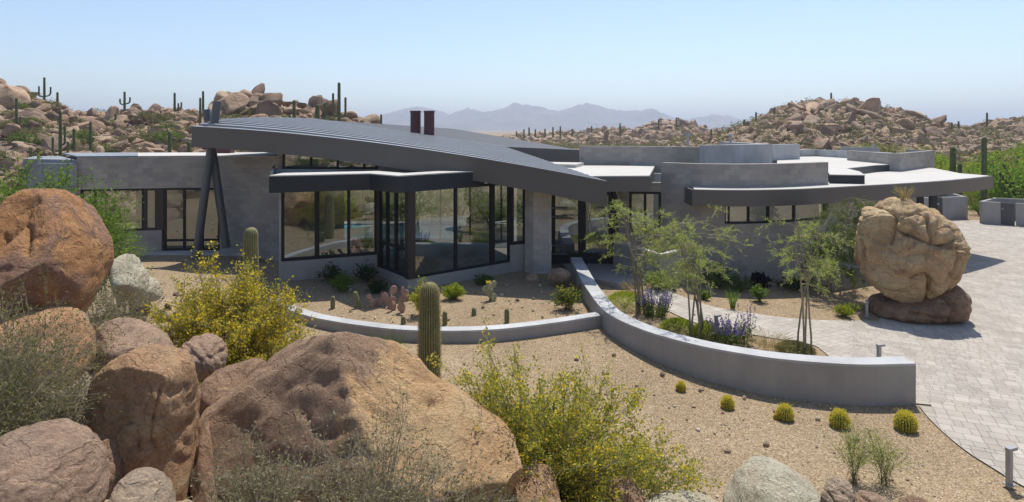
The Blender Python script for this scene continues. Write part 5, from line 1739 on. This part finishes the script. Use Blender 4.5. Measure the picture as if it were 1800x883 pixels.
p = gpos(755, 13.3)
h = pt(755, 497, 13.3).z - p[2]
def add_spines(ro, h, r, nrib, seed):
    zs, rs = column_profile(h, r)
    P = Plant(seed); g = P.g
    m = 70
    z = np.linspace(.1, h * .995, m)
    rr = np.interp(z, zs, rs)
    for k in range(nrib):
        a = 2 * math.pi * k / nrib
        for q in range(4):
            C = np.stack([rr * math.cos(a), rr * math.sin(a), z + g.normal(0, .01, m)], -1)
            N = np.tile([math.cos(a), math.sin(a), .1], (m, 1))
            P.leaves('leaf', C, N * .7 + g.normal(0, .6, (m, 3)), .045, .003)
    link('spines', P.leaf_mesh('spines', 'leaf', L['straw']), ro)


add_spines(saguaro('saguaro', p, h, .235, 'thick ribbed young saguaro without arms in front of the low kerb wall', nrib=26), h, .235, 26, 601)
p = gpos(441, 17.5); h = pt(441, 400, 17.5).z - p[2]
saguaro('saguaro', p, h, .215, 'armless saguaro rising behind the left yellow flowering shrub', nrib=24)
p = gpos(246, 16.4); h = pt(246, 492, 16.4).z - p[2]
zs, rs = column_profile(h, .25, belly=.12)
ro = empty('barrel_cactus', p, 'dark brown spiny barrel cactus among the left rubble', 'barrel cactus')
ribbed([(0, 0, z) for z in zs], rs, 22, name='body', mat=M['barrel_dark'], parent=ro)
for i, (u, v0, v1, lab) in enumerate([(585, 522, 543, 'small upright column cactus at the left end of the kerb bed'), (631, 514, 542, 'leaning small column cactus left of the pink prickly pear'), (709, 556, 570, 'stubby column cactus left of the ribbed saguaro, behind the kerb wall'),
                                     (782, 549, 572, 'small column cactus just right of the ribbed saguaro'), (833, 542, 555, 'stubby column cactus in the middle of the open gravel bed'), (891, 544, 568, 'rightmost small column cactus in the kerb bed')]):
    p = on(u, v1); k = p[1] / F_PX
    h = (v1 - v0) * k * 1.05
    ro = empty('column_cactus', p, lab, 'column cactus', 'small column cacti in the kerb bed')
    zs, rs = column_profile(h, .075, n=8)
    body = ribbed([((.25 if i == 1 else 0) * -z, 0, z) for z in zs], rs, 12, 2, name='body', parent=ro)

# golden barrels along the curved wall
def barrel(u, v, r, label, squash=.95):
    r *= .80
    p = on(u, v)
    ro = empty('golden_barrel_cactus', p, label, 'barrel cactus', 'golden barrel cacti on the gravel')
    zs, rs = [], []
    for k in range(19):
        a = -math.pi / 2 * .75 + k / 18 * (math.pi / 2 * 1.75)
        zs.append(r * .72 + r * squash * math.sin(a)); rs.append(max(.004, r * math.cos(a) if a < 1.5 else .004))
    ribbed([(0, 0, z) for z in zs], rs, 24, 4, depth=.16, name='body', mat=M['barrel'], parent=ro)
    P = Plant(int(u)); g = P.g
    for k in range(24):
        az = 2 * math.pi * k / 24
        m = 26
        a = np.linspace(-.7, 1.5, m); 
        C = np.stack([np.cos(a) * math.cos(az) * r, np.cos(a) * math.sin(az) * r, r * .72 + r * squash * np.sin(a)], -1)
        N = np.stack([np.cos(a) * math.cos(az), np.cos(a) * math.sin(az), np.sin(a)], -1)
        for q in range(3):
            P.leaves('leaf', C, N * .7 + g.normal(0, .6, (m, 3)), r * .17, .007)
    n = 500
    Q = g.normal(0, 1, (n, 3)) * np.array([r * .28, r * .28, .01]) + np.array([0, 0, r * .72 + r * squash * .96])
    P.leaves('leaf', Q, g.normal(0, .5, (n, 3)) + [0, 0, 1], r * .25, .006)
    link('spines', P.leaf_mesh('spines', 'leaf', M['spine']), ro)
barrel(1197, 688, .135, 'smallest golden barrel cactus, first in the row from the left')
barrel(1279, 718, .165, 'golden barrel cactus second from the left of the row')
barrel(1380, 738, .20, 'golden barrel cactus in the middle of the row with a pup at its side')
barrel(1364, 738, .065, 'tiny golden barrel pup touching the middle barrel cactus')
barrel(1476, 751, .225, 'large golden barrel cactus second from the right of the row')
barrel(1592, 757, .25, 'largest golden barrel cactus near the end of the long curved wall')

# prickly pears
def pear(u, v, h, pads, label, mat, seed, flower=False):
    p = on(u, v)
    ro = empty('prickly_pear', p, label, 'prickly pear')
    g = np.random.default_rng(seed)
    V0, F0 = ico(3)
    tips = [(np.zeros(3), 0)]
    for k in range(pads):
        base, lv = tips[int(g.integers(0, len(tips)))] if k > 2 else (np.array([g.normal(0, h * .22), g.normal(0, h * .15), 0]), 0)
        if lv > 2: base, lv = tips[0]
        s = h * g.uniform(.22, .32)
        an = g.normal(0, .55); rz = g.uniform(0, 3.14)
        Mx = np.array(Matrix.Rotation(rz, 3, 'Z') @ Matrix.Rotation(an, 3, 'Y'))
        Q = V0 * np.array([s * .62, s * .13, s * .8]); Q[:, 0] *= (1 + .25 * Q[:, 2] / s); Q[:, 2] += s * .72
        Q = Q @ Mx.T + base
        link('pad', mesh_np('pad', Q, F0, mat, smooth=True), ro)
        tips.append((base + Mx @ np.array([g.normal(0, .2) * s, 0, s * 1.35]), lv + 1))
    if flower:
        P = Plant(seed); t = max((q for q, l in tips), key=lambda q: q[2])
        P.leaves('flower', np.tile(t, (14, 1)), P.g.normal(0, 1, (14, 3)) + [0, 0, 1], .09, .03)
        link('flowers', P.leaf_mesh('flowers', 'flower', L['flower_yellow']), ro)
pear(694, 545, .66, 15, 'pink tinged prickly pear cactus in the kerb bed', M['pad_pink'], 3)
pear(662, 541, .42, 9, 'low mauve prickly pear left of the taller pink one', M['pad_pink'], 8)
pear(872, 528, .62, 12, 'pale prickly pear with a yellow flower on the open gravel', M['pad_pale'], 5, True)

# saguaros on the hills; (u, v top, v bottom, metres away, arms, label)
def hs(u, vt, vb, Y, label, arms=(), far=True, wpx=None, scale=1):
    x, y = ux(u, Y); z0 = pt(u, vb, Y).z; z0 = min(z0, g1(x, y))
    h = pt(u, vt, Y).z - z0
    k = Y / F_PX
    r = (wpx * k / 2) if wpx else max(.13, 2.0 * k)
    saguaro('saguaro', (x, y, z0 - .2), h + .2, r, label, [(s, h * a, o * k * 1.5, h * t) for s, a, o, t in arms], far=far)
hs(78, 136, 200, 82, 'tallest armed saguaro on the ridge at far left, an arm on each side', ((-1, .50, 5, .80), (1, .52, 6, .78)))
hs(101, 162, 195, 83, 'short single saguaro on the ridge right of the tallest armed one')
hs(29, 172, 228, 66, 'lone saguaro column on the slope at far left', ((1, .3, 3, .5),))
hs(106, 195, 276, 52, 'candelabra saguaro on the slope above the left wing corner', ((-1, .34, 7, .62), (1, .32, 7, .55), (1, .5, 3.5, .80)))
hs(130, 226, 256, 58, 'small saguaro column right of the candelabra one')
hs(159, 214, 258, 57, 'slender saguaro column in mid slope above the left wing')
hs(54, 259, 285, 46, 'short saguaro peeking over the far left stucco wall')
hs(219, 161, 196, 84, 'ridge saguaro with stubby arms in the dip of the skyline', ((-1, .55, 4, .78), (1, .58, 5, .84)))
hs(307, 163, 205, 82, 'ridge saguaro with a cluster of upright arms to its right', ((1, .38, 3, .66), (1, .36, 6.5, .70)))
hs(357, 160, 200, 84, 'thin dark saguaro pole on the ridge left of the crossed roof poles')
hs(352, 172, 222, 70, 'bare saguaro column just left of the crossed roof poles')
hs(298, 231, 278, 42, 'saguaro column right behind the white roof of the left wing')
hs(332, 249, 280, 42, 'short leaning saguaro behind the white roof of the left wing', ((1, .3, 4, .8),))
hs(203, 200, 222, 76, 'tiny saguaro in the dip of the rocky slope')
hs(558, 183, 220, 60, 'stout saguaro rising behind the sweeping roof', wpx=9)
hs(571, 180, 220, 66, 'slim saguaro right beside the stout one behind the sweeping roof')
hs(517, 176, 220, 70, 'saguaro clump behind the highest point of the sweeping roof', ((-1, .3, 3, .6),), wpx=6)
hs(596, 145, 215, 74, 'tall three pronged saguaro on the ridge behind the sweeping roof', ((-1, .40, 5, .83), (1, .38, 5.5, .75)), wpx=6)
hs(670, 201, 232, 70, 'single short saguaro at the end of the left ridge')
hs(1730, 241, 352, 43, 'tall dark saguaro behind the right end of the curved roof', wpx=9)
hs(1675, 258, 330, 47, 'medium saguaro in the green brush behind the right roof', wpx=10)
hs(1687, 287, 330, 46, 'short saguaro beside the medium one behind the right roof', wpx=8)
for u, vt, vb, lab in [(1329, 197, 220, 'left shoulder of the right hill'), (1361, 190, 205, 'upper left flank of the right hill'), (1461, 163, 182, 'summit of the right hill'), (1735, 198, 225, 'right rim of the far right ridge'),
                       (1673, 215, 245, 'saddle right of the right hill, left one'), (1685, 213, 240, 'saddle right of the right hill, right one'), (1250, 227, 255, 'left foot of the right hill, leftmost'), (1264, 231, 255, 'left foot of the right hill, middle'),
                       (1280, 228, 255, 'left foot of the right hill, rightmost'), (1308, 210, 238, 'left slope of the right hill'), (1483, 245, 262, 'base of the right hill'), (1585, 252, 268, 'right base of the right hill')]:
    hs(u, vt, vb, 140, 'thin far saguaro on the ' + lab, wpx=3.4)
for i, u in enumerate([908, 921, 930, 941, 958, 972, 985, 1006, 1040, 1090, 1158, 1189]):
    k = rgh.integers(0, 4)
    x, y = ux(u, 235.0); z = g1(x, y); hh = 4.0 + rgh.random() * 2.0
    saguaro('saguaro', (x, y, z - .2), hh, .33, 'tiny far saguaro standing on the low middle hill', far=True, group='tiny far saguaros on the low middle hill')

# ------------------------------------------------------------------ trees and scrub further off
def wash_tree_mesh(seed, key, w, h, n=2600, lf=(.16, .06)):
    P = Plant(seed); T = Plant(seed + 70); g = P.g
    for k in range(4):
        a = g.uniform(0, 6.28)
        T.stem([(0, 0, -.2), (math.cos(a) * w * .1, math.sin(a) * w * .1, h * .3), (math.cos(a) * w * .27, math.sin(a) * w * .27, h * .65)], .12, .04)
    cl = 26
    for k in range(cl):
        a = g.uniform(0, 6.28); r = math.sqrt(g.random()) * .9
        z = h * (.22 + .68 * g.random() * math.sqrt(max(.1, 1 - r * r * .8)))
        c = np.array([math.cos(a) * r * w / 2, math.sin(a) * r * w / 2, z])
        T.stem([(c[0] * .4, c[1] * .4, z * .5), tuple(c)], .04, .015)
        m = n // cl
        Q = c + g.normal(0, 1, (m, 3)) * np.array([w * .09, w * .09, h * .085])
        P.leaves('leaf', Q, g.normal(0, 1, (m, 3)), *lf)
    return T.stem_mesh('trunk', M['twig_dark']), P.leaf_mesh('crown', 'leaf', L[key])


L['wash_olive'] = m_leaf('wash_olive_leaf', ((0.16, 0.17, 0.045), (0.22, 0.225, 0.06), (0.30, 0.28, 0.085)), 0.45)
WT = [wash_tree_mesh(200 + i, k, w_, h_, n_) for i, (k, w_, h_, n_) in enumerate((('wash', 5.0, 3.4, 2400), ('wash', 4.0, 4.0, 2000), ('green', 4.6, 3.0, 2600), ('wash_olive', 4.4, 3.2, 1500), ('green', 5.2, 3.9, 3000), ('lime', 3.4, 2.4, 1500)))]
spots = []
gs = random.Random(31)
for k_ in range(46):
    Y = gs.uniform(47, 92); u = gs.uniform(1560 if Y < 60 else 1480, 1860)
    spots.append((u, Y, gs.uniform(.55, 1.15), gs.choice([0, 1, 3, 5, 0, 3])))
spots += [(1770, 47, 1.15, 2), (1802, 44.5, 1.35, 4), (1838, 50, 1.1, 2), (1752, 45.5, .6, 2), (1712, 46.5, .5, 3), (1722, 43.5, .35, 2)]
near_lab = ['yellow green desert tree in the wash behind the curved roof', 'fresh green desert tree in the wash behind the curved roof', 'deep green bushy tree beyond the open utility enclosure', 'pale lime desert tree in the wash under the right hill', 'big deep green tree at the right edge behind the enclosure', 'low yellow lime bush among the trees of the wash']
for i, (u, Y, s, k) in enumerate(spots):
    x, y = ux(u, Y)
    r = empty('wash_tree', (x, y, g1(x, y)), near_lab[k], 'tree', near_lab[k].replace('tree', 'trees'), rz=i * 1.3)
    r.scale = (s, s, s * (.85 + .05 * (i % 4)))
    link('trunk', WT[k][0], r); link('crown', WT[k][1], r)
# behind the pool, seen through the great room
for i, (x, y, s, k) in enumerate([(-12.5, 40, .9, 2), (-9.5, 41, .8, 4), (-6.5, 40.5, .9, 2), (-3.5, 42, .9, 4), (-1.2, 38, .8, 2), (1.5, 37, .8, 4), (3.8, 39, .9, 2)]):
    r = empty('patio_tree', (x, y, g1(x, y)), 'green tree growing behind the pool, seen through the great room windows', 'tree', 'green trees behind the pool', rz=i)
    r.scale = (s, s, s * .8)
    link('trunk', WT[k][0], r); link('crown', WT[k][1], r)

# hillside shrubs one can tell apart, and the scrub that carries on beyond them
SM = []
for i, k in enumerate(('scrub', 'olive', 'mid')):
    T, C = wash_tree_mesh(230 + i, k, 2.0, 1.2, 900, (.12, .045))
    SM.append((T, C))
for i in range(60):
    u = rgh.uniform(0, 660); Y = rgh.uniform(46, 84)
    x, y = ux(u, Y)
    r = empty('hillside_shrub', (x, y, g1(x, y) + .15), 'small grey green shrub growing between the boulders of the left slope', 'shrub', 'shrubs between the boulders of the left slope', rz=i)
    s = rgh.uniform(.7, 1.5); r.scale = (s, s, s)
    link('foliage', SM[i % 3][1], r)
P = Plant(300); g = P.g
for (n, ulo, uhi, Ylo, Yhi, sz) in ((850, 1180, 1830, 80, 156, 1.2), (700, 860, 1330, 150, 262, 1.6), (450, -100, 690, 38, 88, .75), (420, 1450, 1900, 46, 90, .9)):
    for _ in range(n):
        Y = math.sqrt(g.uniform(Ylo ** 2, Yhi ** 2)); u = g.uniform(ulo, uhi); x, y = ux(u, Y)
        z = g1(x, y); s = sz * g.uniform(.5, 1.2); m = 46
        Q = np.array([x, y, z + s * .75]) + g.normal(0, 1, (m, 3)) * np.array([s * .45, s * .45, s * .28])
        P.leaves('leaf', Q, g.normal(0, 1, (m, 3)), .26 * s, .09 * s)
tag(link('desert_scrub', P.leaf_mesh('desert_scrub', 'leaf', L['scrub'])), 'low desert scrub scattered over the distant hills', 'scrub', kind='stuff')
# brush behind the camera that the windows mirror
for i in range(46):
    x, y = (rgh.uniform(-13, 12), rgh.uniform(-16, -3)) if i < 16 else (rgh.uniform(-36, -18), rgh.uniform(-5, 16))
    r = empty('hillside_shrub', (x, y, g1(x, y)), 'green shrub on the slope behind the viewpoint, mirrored in the windows', 'shrub', 'shrubs behind the viewpoint', rz=i)
    s = rgh.uniform(.7, 1.7); r.scale = (s, s, s)
    link('trunk', SM[2][0], r); link('foliage', SM[i % 3][1], r)

# loose stones on the gravel
P_ = []; F_l = []; b = 0
V1, F1_ = ico(1)
gp = np.random.default_rng(77)
for _ in range(5200):
    Y = math.sqrt(gp.uniform(7.5 ** 2, 24 ** 2)); u = gp.uniform(-50, 1660); x = (u - 900) / F_PX * Y
    if x > 7.6 and Y > 13: continue
    s_ = .010 * math.exp(gp.exponential(.42)); s_ = min(s_, .07)
    Q = V1 * gp.uniform(.6, 1.25, (1, 3)) * s_ * gp.uniform(.85, 1.15, (len(V1), 1))
    P_.append(Q + np.array([x, Y, g1(x, Y) + s_ * .3])); F_l.append(F1_ + b); b += len(Q)
t = NT('loose_stone')
r_ = t.n('ShaderNodeNewGeometry').outputs['Random Per Island']
t.surf(t.principled(t.ramp(r_, [(0, (.16, .12, .09)), (.4, (.30, .23, .165)), (.7, (.42, .34, .26)), (1, (.55, .48, .40))]), .95))
tag(link('gravel_stones', mesh_np('gravel_stones', np.vstack(P_), np.vstack(F_l), t.mat)), 'loose stones scattered over the gravel', 'stones', kind='stuff')
